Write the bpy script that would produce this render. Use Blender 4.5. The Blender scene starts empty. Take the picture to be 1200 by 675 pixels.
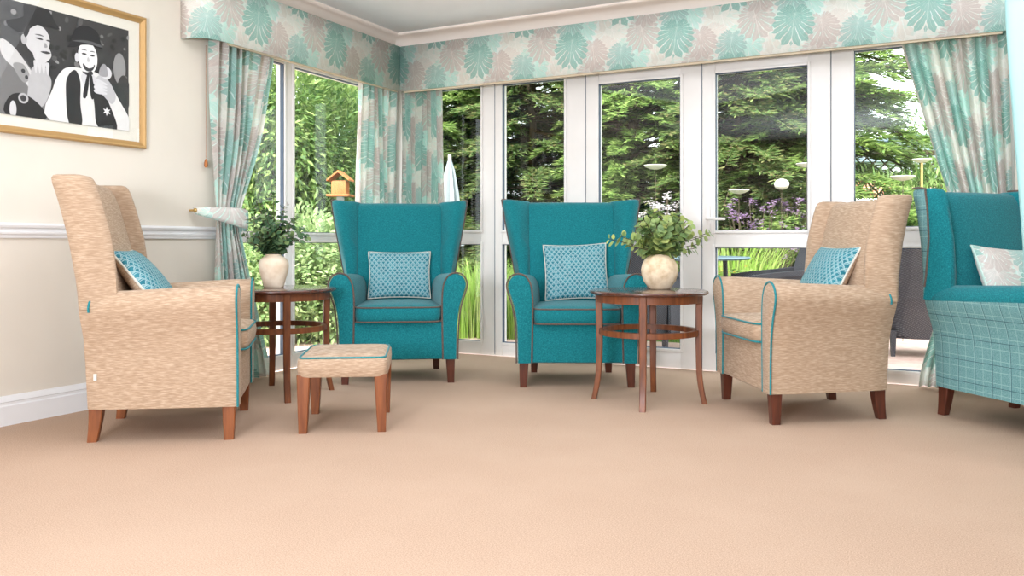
import bpy, bmesh, math, random
from math import sin, cos, pi, radians
from mathutils import Vector, Matrix
random.seed(7)
scn = bpy.context.scene
COL = scn.collection

# ------------------------------------------------------------------ camera, sky, lights, exposure
TH = 0.47245
EYE = 0.83
FPX = 967.6
cam_d = bpy.data.cameras.new('camera'); cam_d.lens = FPX / 1200 * 36; cam_d.sensor_width = 36
cam_d.shift_y = -52.8 / 1200; cam_d.clip_start = 0.05; cam_d.clip_end = 300
cam = bpy.data.objects.new('camera', cam_d); COL.objects.link(cam)
cam.location = (0, 0, EYE); cam.rotation_euler = (pi / 2, 0, TH)
scn.camera = cam
scn.view_settings.view_transform = 'Standard'
scn.view_settings.look = 'None'
scn.view_settings.gamma = 1
scn.view_settings.use_curve_mapping = False
scn.view_settings.exposure = 0.04

world = bpy.data.worlds.new('overcast_sky'); scn.world = world; world.use_nodes = True
bg = world.node_tree.nodes['Background']
bg.inputs[0].default_value = (0.93, 0.97, 1.0, 1); bg.inputs[1].default_value = 4.2

def lamp(name, kind, loc, rot, energy, color=(1, 1, 1), size=1, size_y=None, angle=None):
    l = bpy.data.lights.new(name, kind); l.energy = energy; l.color = color
    if kind == 'AREA':
        l.shape = 'RECTANGLE'; l.size = size; l.size_y = size_y or size
    if angle is not None: l.angle = angle
    o = bpy.data.objects.new(name, l); COL.objects.link(o); o.location = loc; o.rotation_euler = rot
    return o
lamp('sun', 'SUN', (0, 0, 10), (radians(44), radians(-24), radians(20)), 12, (1, .97, .9), angle=radians(10))
lamp('ceiling_fill_front', 'AREA', (-0.9, 3.1, 2.40), (0, 0, TH), 56, (.94, .98, 1.06), 4.2, 1.8)  # added fill panel under the ceiling, out of view, no fitting there
lamp('ceiling_fill_rear', 'AREA', (-0.9, -1.0, 2.40), (0, 0, 0), 26, (.94, .98, 1.06), 4.6, 2.4)  # second added fill panel, unseen behind the camera
lamp('bounce_fill', 'AREA', (-0.78, -1.4, 1.12), (radians(126), 0, 0), 225, (.94, .98, 1.06), .95, .8)  # unseen up-facing lamp added to brighten the ceiling and coving

# ------------------------------------------------------------------ node helpers
class S:
    """a socket with arithmetic"""
    def __init__(s, nt, sock): s.nt = nt; s.k = sock
    def m(s, op, *a):
        n = s.nt.nodes.new('ShaderNodeMath'); n.operation = op
        for i, v in enumerate((s,) + a):
            if isinstance(v, S): s.nt.links.new(v.k, n.inputs[i])
            else: n.inputs[i].default_value = v
        return S(s.nt, n.outputs[0])
    def __add__(s, o): return s.m('ADD', o)
    def __radd__(s, o): return s.m('ADD', o)
    def __sub__(s, o): return s.m('SUBTRACT', o)
    def __rsub__(s, o): return (s * -1.0) + o
    def __mul__(s, o): return s.m('MULTIPLY', o)
    __rmul__ = __mul__
    def __truediv__(s, o): return s.m('DIVIDE', o)
    def abs(s): return s.m('ABSOLUTE')
    def frac(s): return s.m('FRACT')
    def gt(s, o): return s.m('GREATER_THAN', o)
    def lt(s, o): return s.m('LESS_THAN', o)
    def sin(s): return s.m('SINE')
    def rnd(s): return s.m('ROUND')
    def max(s, o): return s.m('MAXIMUM', o)
    def min(s, o): return s.m('MINIMUM', o)
    def pow(s, o): return s.m('POWER', o)
    def floor(s): return s.m('FLOOR')

class M:
    """material with a Principled surface and a few generators"""
    def __init__(s, name, color=(.8, .8, .8), rough=.6, metal=0, spec=.5, **kw):
        s.m = bpy.data.materials.new(name); s.m.use_nodes = True
        s.nt = s.m.node_tree; s.b = s.nt.nodes['Principled BSDF']
        s.b.inputs['Base Color'].default_value = (*color, 1); s.b.inputs['Roughness'].default_value = rough
        s.b.inputs['Metallic'].default_value = metal; s.b.inputs['Specular IOR Level'].default_value = spec
        for k, v in kw.items(): s.b.inputs[k.replace('_', ' ')].default_value = v
    def new(s, t): return s.nt.nodes.new('ShaderNode' + t)
    def coord(s, kind='Object'):
        n = s.new('TexCoord'); return n.outputs[kind]
    def xyz(s, kind='Object'):
        n = s.new('SeparateXYZ'); s.nt.links.new(s.coord(kind), n.inputs[0])
        return [S(s.nt, n.outputs[i]) for i in range(3)]
    def noise(s, scale=5, detail=3, stretch=(1, 1, 1), kind='Object', rough=.55):
        mp = s.new('Mapping'); mp.inputs['Scale'].default_value = stretch
        s.nt.links.new(s.coord(kind), mp.inputs[0])
        n = s.new('TexNoise'); n.inputs['Scale'].default_value = scale; n.inputs['Detail'].default_value = detail
        n.inputs['Roughness'].default_value = rough
        s.nt.links.new(mp.outputs[0], n.inputs['Vector'])
        return S(s.nt, n.outputs[0])
    def mix(s, fac, a, b):
        n = s.new('Mix'); n.data_type = 'RGBA'; n.clamp_factor = True
        if isinstance(fac, S): s.nt.links.new(fac.k, n.inputs[0])
        else: n.inputs[0].default_value = fac
        for i, v in ((6, a), (7, b)):
            if isinstance(v, tuple): n.inputs[i].default_value = (*v[:3], 1)
            else: s.nt.links.new(v, n.inputs[i])
        return n.outputs[2]
    def ramp(s, fac, stops):
        n = s.new('ValToRGB'); e = n.color_ramp.elements
        while len(e) < len(stops): e.new(.5)
        for q, (p, c) in zip(e, stops): q.position = p; q.color = (*c, 1)
        s.nt.links.new(fac.k, n.inputs[0]); return n.outputs[0]
    def base(s, sock): s.nt.links.new(sock, s.b.inputs['Base Color'])
    def bump(s, h, dist=.002, strength=1):
        n = s.new('Bump'); n.inputs['Distance'].default_value = dist; n.inputs['Strength'].default_value = strength
        s.nt.links.new(h.k, n.inputs['Height']); s.nt.links.new(n.outputs[0], s.b.inputs['Normal'])
    def translucent(s, colsock, fac=.35):
        tr = s.new('BsdfTranslucent'); mx = s.new('MixShader'); mx.inputs[0].default_value = fac
        out = s.nt.nodes['Material Output']
        if isinstance(colsock, tuple): tr.inputs[0].default_value = (*colsock, 1)
        else: s.nt.links.new(colsock, tr.inputs[0])
        s.nt.links.new(s.b.outputs[0], mx.inputs[1]); s.nt.links.new(tr.outputs[0], mx.inputs[2])
        s.nt.links.new(mx.outputs[0], out.inputs[0])

def C(r, g, b):
    """sRGB 0-255 to linear"""
    f = lambda v: (v / 255 / 12.92) if v / 255 <= .04045 else ((v / 255 + .055) / 1.055) ** 2.4
    return (f(r), f(g), f(b))

# ------------------------------------------------------------------ materials
def mk():
    d = {}
    def plain(k, col, rough=.6, nz=0, **kw):
        q = M(k, col, rough, **kw)
        if nz:
            n = q.noise(nz, 3); q.base(q.mix(n, tuple(v * .93 for v in col), tuple(min(1, v * 1.06) for v in col)))
        d[k] = q.m; return q
    plain('wall_paint', C(226, 219, 206), .85, 3)
    plain('ceiling_paint', C(236, 240, 242), .9, 2)
    plain('coving_paint', C(250, 240, 232), .8, 3)
    plain('gloss_trim', C(236, 237, 238), .35, 4)
    plain('upvc_white', C(236, 232, 228), .3, 5)
    plain('gasket_dark', C(70, 85, 105), .6, 9)
    plain('pelmet_lining', C(205, 190, 165), .85, 20)
    plain('aqua_voile', C(178, 218, 218), .9, 4)
    # carpet
    q = M('carpet_beige', C(205, 180, 160), .95, spec=.1)
    n1 = q.noise(250, 3, rough=.75); n2 = q.noise(2.2, 4); n3 = q.noise(38, 3)
    c1 = q.ramp(n1, [(.3, C(148, 122, 102)), (.7, C(212, 184, 162))])
    c2 = q.mix(n3.m('MULTIPLY', .35), c1, C(190, 162, 139))
    c3 = q.mix((n2 - .42) * 1.0, c2, C(198, 172, 151))
    q.base(c3); q.bump(n1, .0012, .3); d['carpet'] = q.m
    # teal wool
    def wool(k, a, b, c):
        q = M(k, a, .85, spec=.2, Sheen_Weight=.15)
        n = q.noise(420, 2, (1, 1, .3)); m2 = q.noise(420, 2, (.3, .3, 1)); n3 = q.noise(6, 3)
        c1 = q.ramp((n + m2) * .5, [(.36, a), (.5, b), (.66, c)])
        q.base(q.mix((n3 - .3) * .5, c1, b)); q.bump(n + m2, .0015, .5); d[k] = q.m
    wool('teal_wool', C(6, 88, 98), C(12, 114, 122), C(36, 140, 146))
    wool('teal_pipe', C(20, 100, 108), C(36, 126, 132), C(66, 148, 152))
    wool('brown_pipe', C(74, 64, 58), C(98, 84, 76), C(120, 104, 94))
    wool('cream_pipe', C(190, 190, 180), C(215, 212, 200), C(230, 228, 218))
    # beige slub
    q = M('beige_slub', C(212, 184, 155), .85, spec=.2, Sheen_Weight=.1)
    n = q.noise(75, 3, (.4, .4, 4.2)); n3 = q.noise(3, 2)
    c1 = q.ramp(n, [(.34, C(162, 135, 110)), (.5, C(178, 152, 127)), (.66, C(198, 174, 150))])
    q.base(q.mix((n3 - .35) * .5, c1, C(182, 156, 131))); q.bump(n, .002, .5); d['beige_slub'] = q.m
    # plaid
    q = M('teal_plaid', C(120, 178, 178), .85, spec=.2)
    x, y, z = q.xyz(); n = q.noise(220, 2)
    base = q.ramp(n, [(.35, C(94, 140, 142)), (.65, C(122, 164, 164))])
    def line(v, per, off, w): return ((v / per + off).frac() - .5).abs().lt(w * .75 / per)
    yy = y + x * .35
    pale = line(yy, .05, .1, .0016).max(line(z, .05, .3, .0016))
    dark = line(yy, .10, .35, .0018).max(line(z, .10, .6, .0018))
    base = q.mix(pale * .55, base, C(168, 204, 202)); base = q.mix(dark * .9, base, C(52, 84, 96))
    q.base(base); d['teal_plaid'] = q.m
    # scallop pillow fabric (UV in metres)
    q = M('scale_weave', C(90, 150, 160), .7, spec=.3)
    u, v, _ = q.xyz('UV')
    P = .030
    row = (v / (P * .62)).floor(); off = (row * .5).frac()
    a = ((u / P + off).frac() - .5); b = (v / (P * .62)).frac()
    ring = (b - (1.0 - a * a * 3.6)).abs().lt(.17).max((b - (.55 - a * a * 3.0)).abs().lt(.08))
    n = q.noise(30, 3)
    base = q.ramp(n, [(.3, C(24, 104, 120)), (.7, C(56, 136, 150))])
    q.base(q.mix(ring * .8, base, C(170, 198, 200))); d['scale_weave'] = q.m
    # leaf print
    def leafprint(k, ground, translu):
        q = M(k, ground, .85, spec=.2)
        u, v, _ = q.xyz('UV')
        nz = q.noise(34, 2, kind='UV'); nb = q.noise(9, 3, kind='UV')
        u = u + (nz - .5) * .012; v = v + (nb - .5) * .02
        gsock = q.ramp(nb, [(.35, C(214, 234, 228)), (.52, C(230, 236, 232)), (.68, C(230, 230, 224))])
        cur = gsock
        leaves = [  # u, v, angle, length, width, colour, vein
            (.10, -.14, .5, .24, .11, C(206, 226, 218), C(236, 240, 234)),
            (.30, .06, .25, .28, .12, C(216, 216, 206), C(238, 238, 232)),
            (.58, -.02, -.3, .27, .11, C(208, 206, 196), C(236, 234, 226)),
            (.62, .12, .2, .26, .11, C(196, 222, 212), C(228, 238, 232)),
            (.24, -.04, .45, .22, .10, C(212, 206, 198), C(238, 234, 228)),
            (.43, -.06, .3, .25, .11, C(180, 212, 200), C(222, 234, 226)),
            (.07, .13, -.35, .24, .10, C(178, 216, 206), C(222, 238, 232)),
            (.35, -.09, -.15, .21, .105, C(148, 182, 176), C(208, 222, 216)),
            (.50, .05, .2, .24, .095, C(190, 180, 174), C(228, 222, 216)),
            (.16, -.05, .1, .22, .095, C(188, 176, 170), C(226, 219, 212)),
            (0., .0, -.12, .26, .10, C(124, 174, 164), C(204, 224, 214)),
        ]
        for (cu, cv, an, L, W, col, vein) in leaves:
            qu = (u - cu) / .72; qv = (v - cv) / .5
            al = qu + qv; be = qu - qv
            al = al - al.rnd(); be = be - be.rnd()
            x0 = (al + be) * .36; y0 = (al - be) * .25
            ca, sa = cos(an), sin(an)
            x = (x0 * ca + y0 * sa).abs(); y = y0 * ca - x0 * sa
            y = (L * .20) - y                      # measured from the leaf base towards the tip
            r = (x * x + y * y).pow(.5)
            th = x.m('ARCTAN2', y)                 # 0 at the tip, pi at the notch
            Rr = ((th * .5).m('COSINE').max(.0).pow(4.0) * .48 + .27) * L * .95
            Rr = Rr * (1.0 - (th - 2.55).max(0.0) * 1.1)
            s = (th * 3.3 + r * (-7.0) + (nb - .5) * .6).frac()
            Re = Rr * (1.10 - (s - .5).abs() * .34)
            inside = (Re - r).gt(0)
            slit = (s - .5).abs().gt(.43) * (r - Rr * .42).gt(0)
            mask = inside * (1.0 - slit)
            veinm = ((s - .5).abs() * r).lt(.0020).max(x.lt(.0018) * y.gt(0))
            fringe = (Rr * 1.22 - r).gt(0) * (s - .5).abs().lt(.16)
            cur = q.mix(fringe * .5, cur, vein)
            shade = q.mix(nz, col, tuple(min(1, c * 1.22) for c in col))
            shade = q.mix(veinm * .75, shade, vein)
            cur = q.mix(mask * .76, cur, shade)
        q.base(cur)
        if translu: q.translucent(cur, .28)
        d[k] = q.m
    leafprint('leaf_print_drape', C(222, 230, 224), True)
    leafprint('leaf_print_pelmet', C(222, 230, 224), False)
    # wood
    def wood(k, a, b, rough=.35, st=(1, 1, .12), coat=.25):
        q = M(k, a, rough, Coat_Weight=coat, Coat_Roughness=.15)
        n = q.noise(45, 4, st); q.base(q.ramp(n, [(.3, a), (.7, b)])); d[k] = q.m
    wood('mahogany', C(88, 44, 18), C(136, 76, 36), .5, coat=.04)
    wood('mahogany_top', C(58, 28, 20), C(92, 48, 32), .22, (1, .12, 1), .6)
    wood('leg_oak', C(110, 56, 22), C(148, 84, 40), .45, coat=.1)
    wood('leg_dark', C(66, 28, 16), C(98, 46, 28))
    wood('bark', C(60, 52, 40), C(92, 80, 62), .9, coat=0)
    wood('orange_timber', C(150, 84, 40), C(184, 116, 62), .7, coat=0)
    plain('gold_frame', C(190, 152, 98), .38, 25, metal=.35)
    plain('mount_card', C(238, 236, 228), .9, 8)
    plain('brass', C(206, 172, 110), .3, metal=.9)
    plain('chrome', C(210, 210, 205), .2, metal=1.0)
    for i, g in enumerate((30, 54, 88, 122, 156, 188, 212, 230)): plain('print_tone_%d' % i, C(g, g, g + 3 if g < 230 else g), .5, 40)
    q = M('ceramic_cream', C(226, 208, 184), .45, spec=.4)
    n = q.noise(14, 5); q.base(q.ramp(n, [(.3, C(214, 190, 162)), (.6, C(232, 216, 194)), (.8, C(240, 230, 214))])); q.bump(n, .003, .4); d['ceramic_cream'] = q.m
    q = M('ceramic_stone', C(222, 202, 170), .8, spec=.2)
    n = q.noise(22, 6); q.base(q.ramp(n, [(.3, C(196, 170, 136)), (.55, C(226, 206, 176)), (.8, C(240, 226, 202))])); q.bump(n, .004, .6); d['ceramic_stone'] = q.m
    # leaves: colour varies from leaf to leaf
    def leaf(k, cols, trans=.3, rough=.5):
        q = M(k, cols[0], rough, spec=.35)
        g = q.new('NewGeometry'); r = S(q.nt, g.outputs['Random Per Island'])
        st = [(i / (len(cols) - 1), c) for i, c in enumerate(cols)]
        cs = q.ramp(r, st); q.base(cs); q.translucent(cs, trans); d[k] = q.m
    leaf('eucalyptus_pale', [C(112, 142, 92), C(136, 164, 106), C(164, 184, 112), C(188, 198, 118), C(140, 168, 122)])
    leaf('eucalyptus_dark', [C(66, 100, 70), C(92, 126, 90), C(116, 146, 104), C(134, 158, 100)])
    leaf('conifer_spray', [C(92, 122, 68), C(122, 152, 84), C(150, 178, 102), C(180, 200, 124), C(132, 148, 88)], .5)
    leaf('conifer_dark', [C(86, 114, 70), C(112, 138, 82), C(142, 162, 100), C(154, 140, 102)], .5)
    leaf('laurel', [C(74, 106, 54), C(100, 132, 72), C(130, 158, 90), C(162, 182, 112), C(88, 120, 78)], .4)
    leaf('hedge_leaf', [C(116, 144, 92), C(142, 168, 112), C(168, 188, 134), C(186, 200, 150)], .4)
    leaf('grass_blade', [C(128, 168, 66), C(152, 190, 88), C(176, 206, 112), C(196, 216, 132), C(168, 180, 112)], .45)
    leaf('lawn_blade', [C(112, 150, 62), C(138, 174, 82), C(164, 192, 102)], .4)
    leaf('purple_petals', [C(158, 124, 178), C(192, 160, 202), C(216, 190, 218)], .3)
    leaf('white_petals', [C(232, 230, 226), C(226, 214, 226), C(240, 238, 232)], .3)
    leaf('orange_petals', [C(226, 130, 60), C(240, 160, 80)], .3)
    # outdoor paving: pinkish slabs
    q = M('pink_paving', C(206, 176, 166), .9)
    x, y, z = q.xyz(); n = q.noise(9, 4)
    g = ((x / .45).frac() - .5).abs().gt(.488).max(((y / .45).frac() - .5).abs().gt(.488))
    q.base(q.mix(g * .6, q.ramp(n, [(.3, C(196, 160, 150)), (.7, C(222, 194, 182))]), C(168, 150, 140))); d['pink_paving'] = q.m
    q = M('turf', C(96, 140, 52), .95); n = q.noise(24, 4); q.base(q.ramp(n, [(.3, C(70, 110, 38)), (.7, C(120, 164, 66))])); d['turf'] = q.m
    # brick
    q = M('red_brick', C(190, 120, 96), .9)
    br = q.new('TexBrick'); br.inputs['Scale'].default_value = 4.4
    br.inputs['Color1'].default_value = (*C(196, 124, 98), 1); br.inputs['Color2'].default_value = (*C(176, 104, 80), 1); br.inputs['Mortar'].default_value = (*C(210, 196, 180), 1)
    cx = q.new('CombineXYZ'); x, y, z = q.xyz(); q.nt.links.new((x + y).k, cx.inputs[0]); q.nt.links.new(z.k, cx.inputs[1]); q.nt.links.new(cx.outputs[0], br.inputs['Vector'])
    q.base(br.outputs[0]); d['red_brick'] = q.m
    plain('white_render', C(170, 176, 182), .8, 3)
    plain('roof_grey', C(120, 136, 150), .7, 6)
    plain('white_canvas', C(132, 140, 144), .85, 6)
    plain('white_enamel', C(214, 210, 200), .35, 8)
    plain('slate_blue', C(120, 146, 160), .3, 5)
    # wicker
    q = M('grey_wicker', C(96, 92, 92), .6)
    x, y, z = q.xyz()
    P = .022
    a = ((x + y) / P * pi * 2).sin(); b = (z / (P * .5) * pi * 2).sin()
    w = (a * b) * .5 + .5
    q.base(q.ramp(w, [(.2, C(26, 30, 40)), (.55, C(58, 60, 72)), (.85, C(104, 102, 108))])); q.bump(w, .003, .8); d['grey_wicker'] = q.m
    # glass: see-through with fresnel reflection
    def glass(k, tint, base=.02):
        m = bpy.data.materials.new(k); m.use_nodes = True; nt = m.node_tree
        for n in list(nt.nodes): nt.nodes.remove(n)
        out = nt.nodes.new('ShaderNodeOutputMaterial'); mx = nt.nodes.new('ShaderNodeMixShader')
        t = nt.nodes.new('ShaderNodeBsdfTransparent'); g = nt.nodes.new('ShaderNodeBsdfGlossy'); lw = nt.nodes.new('ShaderNodeLayerWeight'); lw.inputs[0].default_value = .5
        fr = nt.nodes.new('ShaderNodeMapRange'); fp = nt.nodes.new('ShaderNodeMath'); fp.operation = 'POWER'; fp.inputs[1].default_value = 4.0
        nt.links.new(lw.outputs['Facing'], fp.inputs[0]); nt.links.new(fp.outputs[0], fr.inputs[0]); fr.inputs['To Min'].default_value = base; fr.inputs['To Max'].default_value = .22; t.inputs[0].default_value = (*tint, 1); g.inputs['Roughness'].default_value = .01
        nt.links.new(fr.outputs[0], mx.inputs[0]); nt.links.new(t.outputs[0], mx.inputs[1]); nt.links.new(g.outputs[0], mx.inputs[2]); nt.links.new(mx.outputs[0], out.inputs[0])
        d[k] = m
    glass('window_glass', (.97, .99, .985))
    glass('picture_glass', (.98, .98, .97))
    return d
MT = mk()

# ------------------------------------------------------------------ mesh helpers
def tag(o, label=None, cat=None, group=None, kind=None):
    if label: o['label'] = label
    if cat: o['category'] = cat
    if group: o['group'] = group
    if kind: o['kind'] = kind
    return o

def empty(name, loc=(0, 0, 0), rz=0, **kw):
    o = bpy.data.objects.new(name, None); COL.objects.link(o); o.location = loc; o.rotation_euler = (0, 0, rz)
    o.empty_display_size = .1
    return tag(o, **kw)

def build(name, bm, mats, parent=None, smooth=35, loc=None, **kw):
    me = bpy.data.meshes.new(name)
    bmesh.ops.recalc_face_normals(bm, faces=bm.faces[:]) if len(bm.faces) < 6000 else None
    bm.to_mesh(me); bm.free()
    for m in (mats if isinstance(mats, (list, tuple)) else [mats]): me.materials.append(MT[m] if isinstance(m, str) else m)
    if smooth:
        me.polygons.foreach_set('use_smooth', [True] * len(me.polygons))
        if smooth < 180: me.set_sharp_from_angle(angle=radians(smooth))
    o = bpy.data.objects.new(name, me); COL.objects.link(o)
    if parent: o.parent = parent
    if loc: o.location = loc
    return tag(o, **kw)

def pydata(name, vs, fs, mats, parent=None, uvs=None, smooth=False, midx=None, **kw):
    me = bpy.data.meshes.new(name); me.from_pydata(vs, [], fs)
    for m in (mats if isinstance(mats, (list, tuple)) else [mats]): me.materials.append(MT[m])
    if uvs:
        l = me.uv_layers.new(name='UVMap')
        for p in me.polygons:
            for li, vi in zip(p.loop_indices, p.vertices): l.data[li].uv = uvs[vi]
    if smooth: me.polygons.foreach_set('use_smooth', [True] * len(me.polygons))
    if midx: me.polygons.foreach_set('material_index', midx)
    o = bpy.data.objects.new(name, me); COL.objects.link(o)
    if parent: o.parent = parent
    return tag(o, **kw)

def box(bm, x0, x1, y0, y1, z0, z1, bev=0, mi=0, seg=2):
    r = bmesh.ops.create_cube(bm, size=1)
    vs = r['verts']
    for v in vs: v.co = Vector(((x0 + x1) / 2 + v.co.x * (x1 - x0), (y0 + y1) / 2 + v.co.y * (y1 - y0), (z0 + z1) / 2 + v.co.z * (z1 - z0)))
    fs = set(f for v in vs for f in v.link_faces)
    for f in fs: f.material_index = mi
    if bev:
        es = list(set(e for f in fs for e in f.edges))
        bmesh.ops.bevel(bm, geom=es, offset=bev, segments=seg, affect='EDGES', profile=.6)
    return vs

def loft(bm, rings, close=True, caps=True, mi=0, mifn=None):
    """rings: lists of points; skin them"""
    vv = [[bm.verts.new(p) for p in r] for r in rings]
    n = len(rings[0])
    for a, b in zip(vv[:-1], vv[1:]):
        for i in range(n if close else n - 1):
            j = (i + 1) % n
            try: f = bm.faces.new((a[i], a[j], b[j], b[i]))
            except ValueError: continue
            f.material_index = mifn(i) if mifn else mi
    if caps:
        for r in (vv[0], vv[-1]):
            try: f = bm.faces.new(r); f.material_index = mi
            except ValueError: pass
    return vv

def tube(bm, pts, r, n=8, closed=False, mi=0, rfn=None):
    pts = [Vector(p) for p in pts]; N = len(pts); rings = []
    up = None
    for i, p in enumerate(pts):
        if closed: t = pts[(i + 1) % N] - pts[i - 1]
        else: t = pts[min(i + 1, N - 1)] - pts[max(i - 1, 0)]
        t.normalize()
        if up is None: up = Vector((0, 0, 1)) if abs(t.z) < .9 else Vector((1, 0, 0))
        a = t.cross(up)
        if a.length < 1e-4: a = t.cross(Vector((0, 1, 0)))
        a.normalize(); up = a.cross(t).normalized()
        rr = rfn(i / (N - 1)) if rfn else r
        rings.append([p + (a * cos(2 * pi * k / n) + up * sin(2 * pi * k / n)) * rr for k in range(n)])
    if closed: rings.append(rings[0])
    if closed:
        vv = [[bm.verts.new(p) for p in rg] for rg in rings[:-1]]; vv.append(vv[0])
        for a, b in zip(vv[:-1], vv[1:]):
            for i in range(n):
                f = bm.faces.new((a[i], a[(i + 1) % n], b[(i + 1) % n], b[i])); f.material_index = mi
    else: loft(bm, rings, mi=mi)

def lathe(bm, prof, n=40, c=(0, 0, 0), mi=0, caps=True):
    rings = [[(c[0] + r * cos(2 * pi * k / n), c[1] + r * sin(2 * pi * k / n), c[2] + z) for k in range(n)] for r, z in prof]
    loft(bm, rings, mi=mi, caps=caps)

def cat(pts, sub=6, closed=False):
    """Catmull-Rom through points"""
    pts = [Vector(p) for p in pts]; N = len(pts); out = []
    rng = range(N if closed else N - 1)
    for i in rng:
        if closed: p0, p1, p2, p3 = pts[i - 1], pts[i], pts[(i + 1) % N], pts[(i + 2) % N]
        else: p0, p1, p2, p3 = pts[max(i - 1, 0)], pts[i], pts[i + 1], pts[min(i + 2, N - 1)]
        for k in range(sub):
            t = k / sub
            out.append(.5 * ((2 * p1) + (p2 - p0) * t + (2 * p0 - 5 * p1 + 4 * p2 - p3) * t * t + (3 * p1 - p0 - 3 * p2 + p3) * t ** 3))
    if not closed: out.append(pts[-1])
    return out

def lerp(a, b, t): return a + (b - a) * t
def interp(x, tab):
    if x <= tab[0][0]: return tab[0][1]
    for (a, va), (b, vb) in zip(tab[:-1], tab[1:]):
        if x <= b: return lerp(va, vb, (x - a) / (b - a))
    return tab[-1][1]

def copy_tree(o, parent=None):
    c = o.copy(); COL.objects.link(c); c.parent = parent
    for ch in list(o.children): copy_tree(ch, c)
    return c

CT, ST = cos(TH), sin(TH)
def W(lat, dep, z=0):
    """metres to the right of / in front of the viewpoint -> room coordinates"""
    return Vector((lat * CT - dep * ST, lat * ST + dep * CT, z))
def heading(a, b):
    """z rotation for a chair whose front (-Y local) points to (a right, b forward)"""
    v = W(a, b) ; return math.atan2(v.y, v.x) + pi / 2

XL, YB, ZC = -3.766, 5.343, 2.435
XR = 3.4
T = .22
# ------------------------------------------------------------------ room shell
def shell(name, boxes, mat):
    bm = bmesh.new()
    for b in boxes: box(bm, *b)
    return build(name, bm, mat, smooth=0, kind='structure')
shell('floor', [(XL, XR, -3, YB, -.12, 0)], 'carpet')
shell('ceiling', [(XL - T, XR + T, -3, YB + T, ZC, ZC + .1)], 'ceiling_paint')
shell('wall_left', [(XL - T, XL, -3, 3.68, -.12, ZC), (XL - T, XL, 3.68, YB + T, 2.05, ZC)], 'wall_paint')
shell('wall_back', [(XL, .40, YB, YB + T, 2.05, ZC), (.40, XR, YB, YB + T, -.12, ZC)], 'wall_paint')
shell('wall_rear', [(XL - T, XR + T, -3 - T, -3, -.12, ZC)], 'wall_paint')
shell('wall_right', [(XR, XR + T, -3, YB + T, -.12, ZC)], 'wall_paint')

def sweep_L(bm, prof, y0=-3.0, x1=XR):
    """profile (offset from wall, z) swept along the left wall, mitred, then along the back wall"""
    rings = []
    rings.append([(XL + o, y0, z) for o, z in prof])
    rings.append([(XL + o, YB - o, z) for o, z in prof])
    rings.append([(x1, YB - o, z) for o, z in prof])
    loft(bm, rings)
bm = bmesh.new()
pr = [(0, 2.315), (.012, 2.315), (.016, 2.33)] + [(.016 + .085 * (1 - cos(t)), 2.33 + .082 * sin(t)) for t in [pi / 2 * k / 7 for k in range(1, 8)]] + [(.112, 2.416), (.12, 2.425), (.12, ZC), (0, ZC)]
sweep_L(bm, pr); build('trim_1', bm, 'coving_paint', kind='structure')
def wall_run(name, prof, y0, y1, mat):
    bm = bmesh.new(); loft(bm, [[(XL + o, y0, z) for o, z in prof], [(XL + o, y1, z) for o, z in prof]])
    return build(name, bm, mat, kind='structure')
wall_run('trim_2', [(0, .852), (.010, .852), (.014, .858), (.014, .866), (.022, .872), (.024, .880), (.016, .886), (.016, .896), (.030, .902), (.034, .912), (.028, .922), (0, .924)], -3, 3.68, 'gloss_trim')
wall_run('baseboard_left', [(0, 0), (.020, 0), (.020, .088), (.014, .094), (.014, .104), (.018, .108), (.012, .122), (.006, .132), (0, .134)], -3, 3.68, 'gloss_trim')
bm = bmesh.new(); pr = [(0, 0), (.020, 0), (.020, .088), (.014, .094), (.014, .104), (.018, .108), (.012, .122), (.006, .132), (0, .134)]
loft(bm, [[(.42, YB - o, z) for o, z in pr], [(XR, YB - o, z) for o, z in pr]]); build('baseboard_back', bm, 'gloss_trim', kind='structure')

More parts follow.
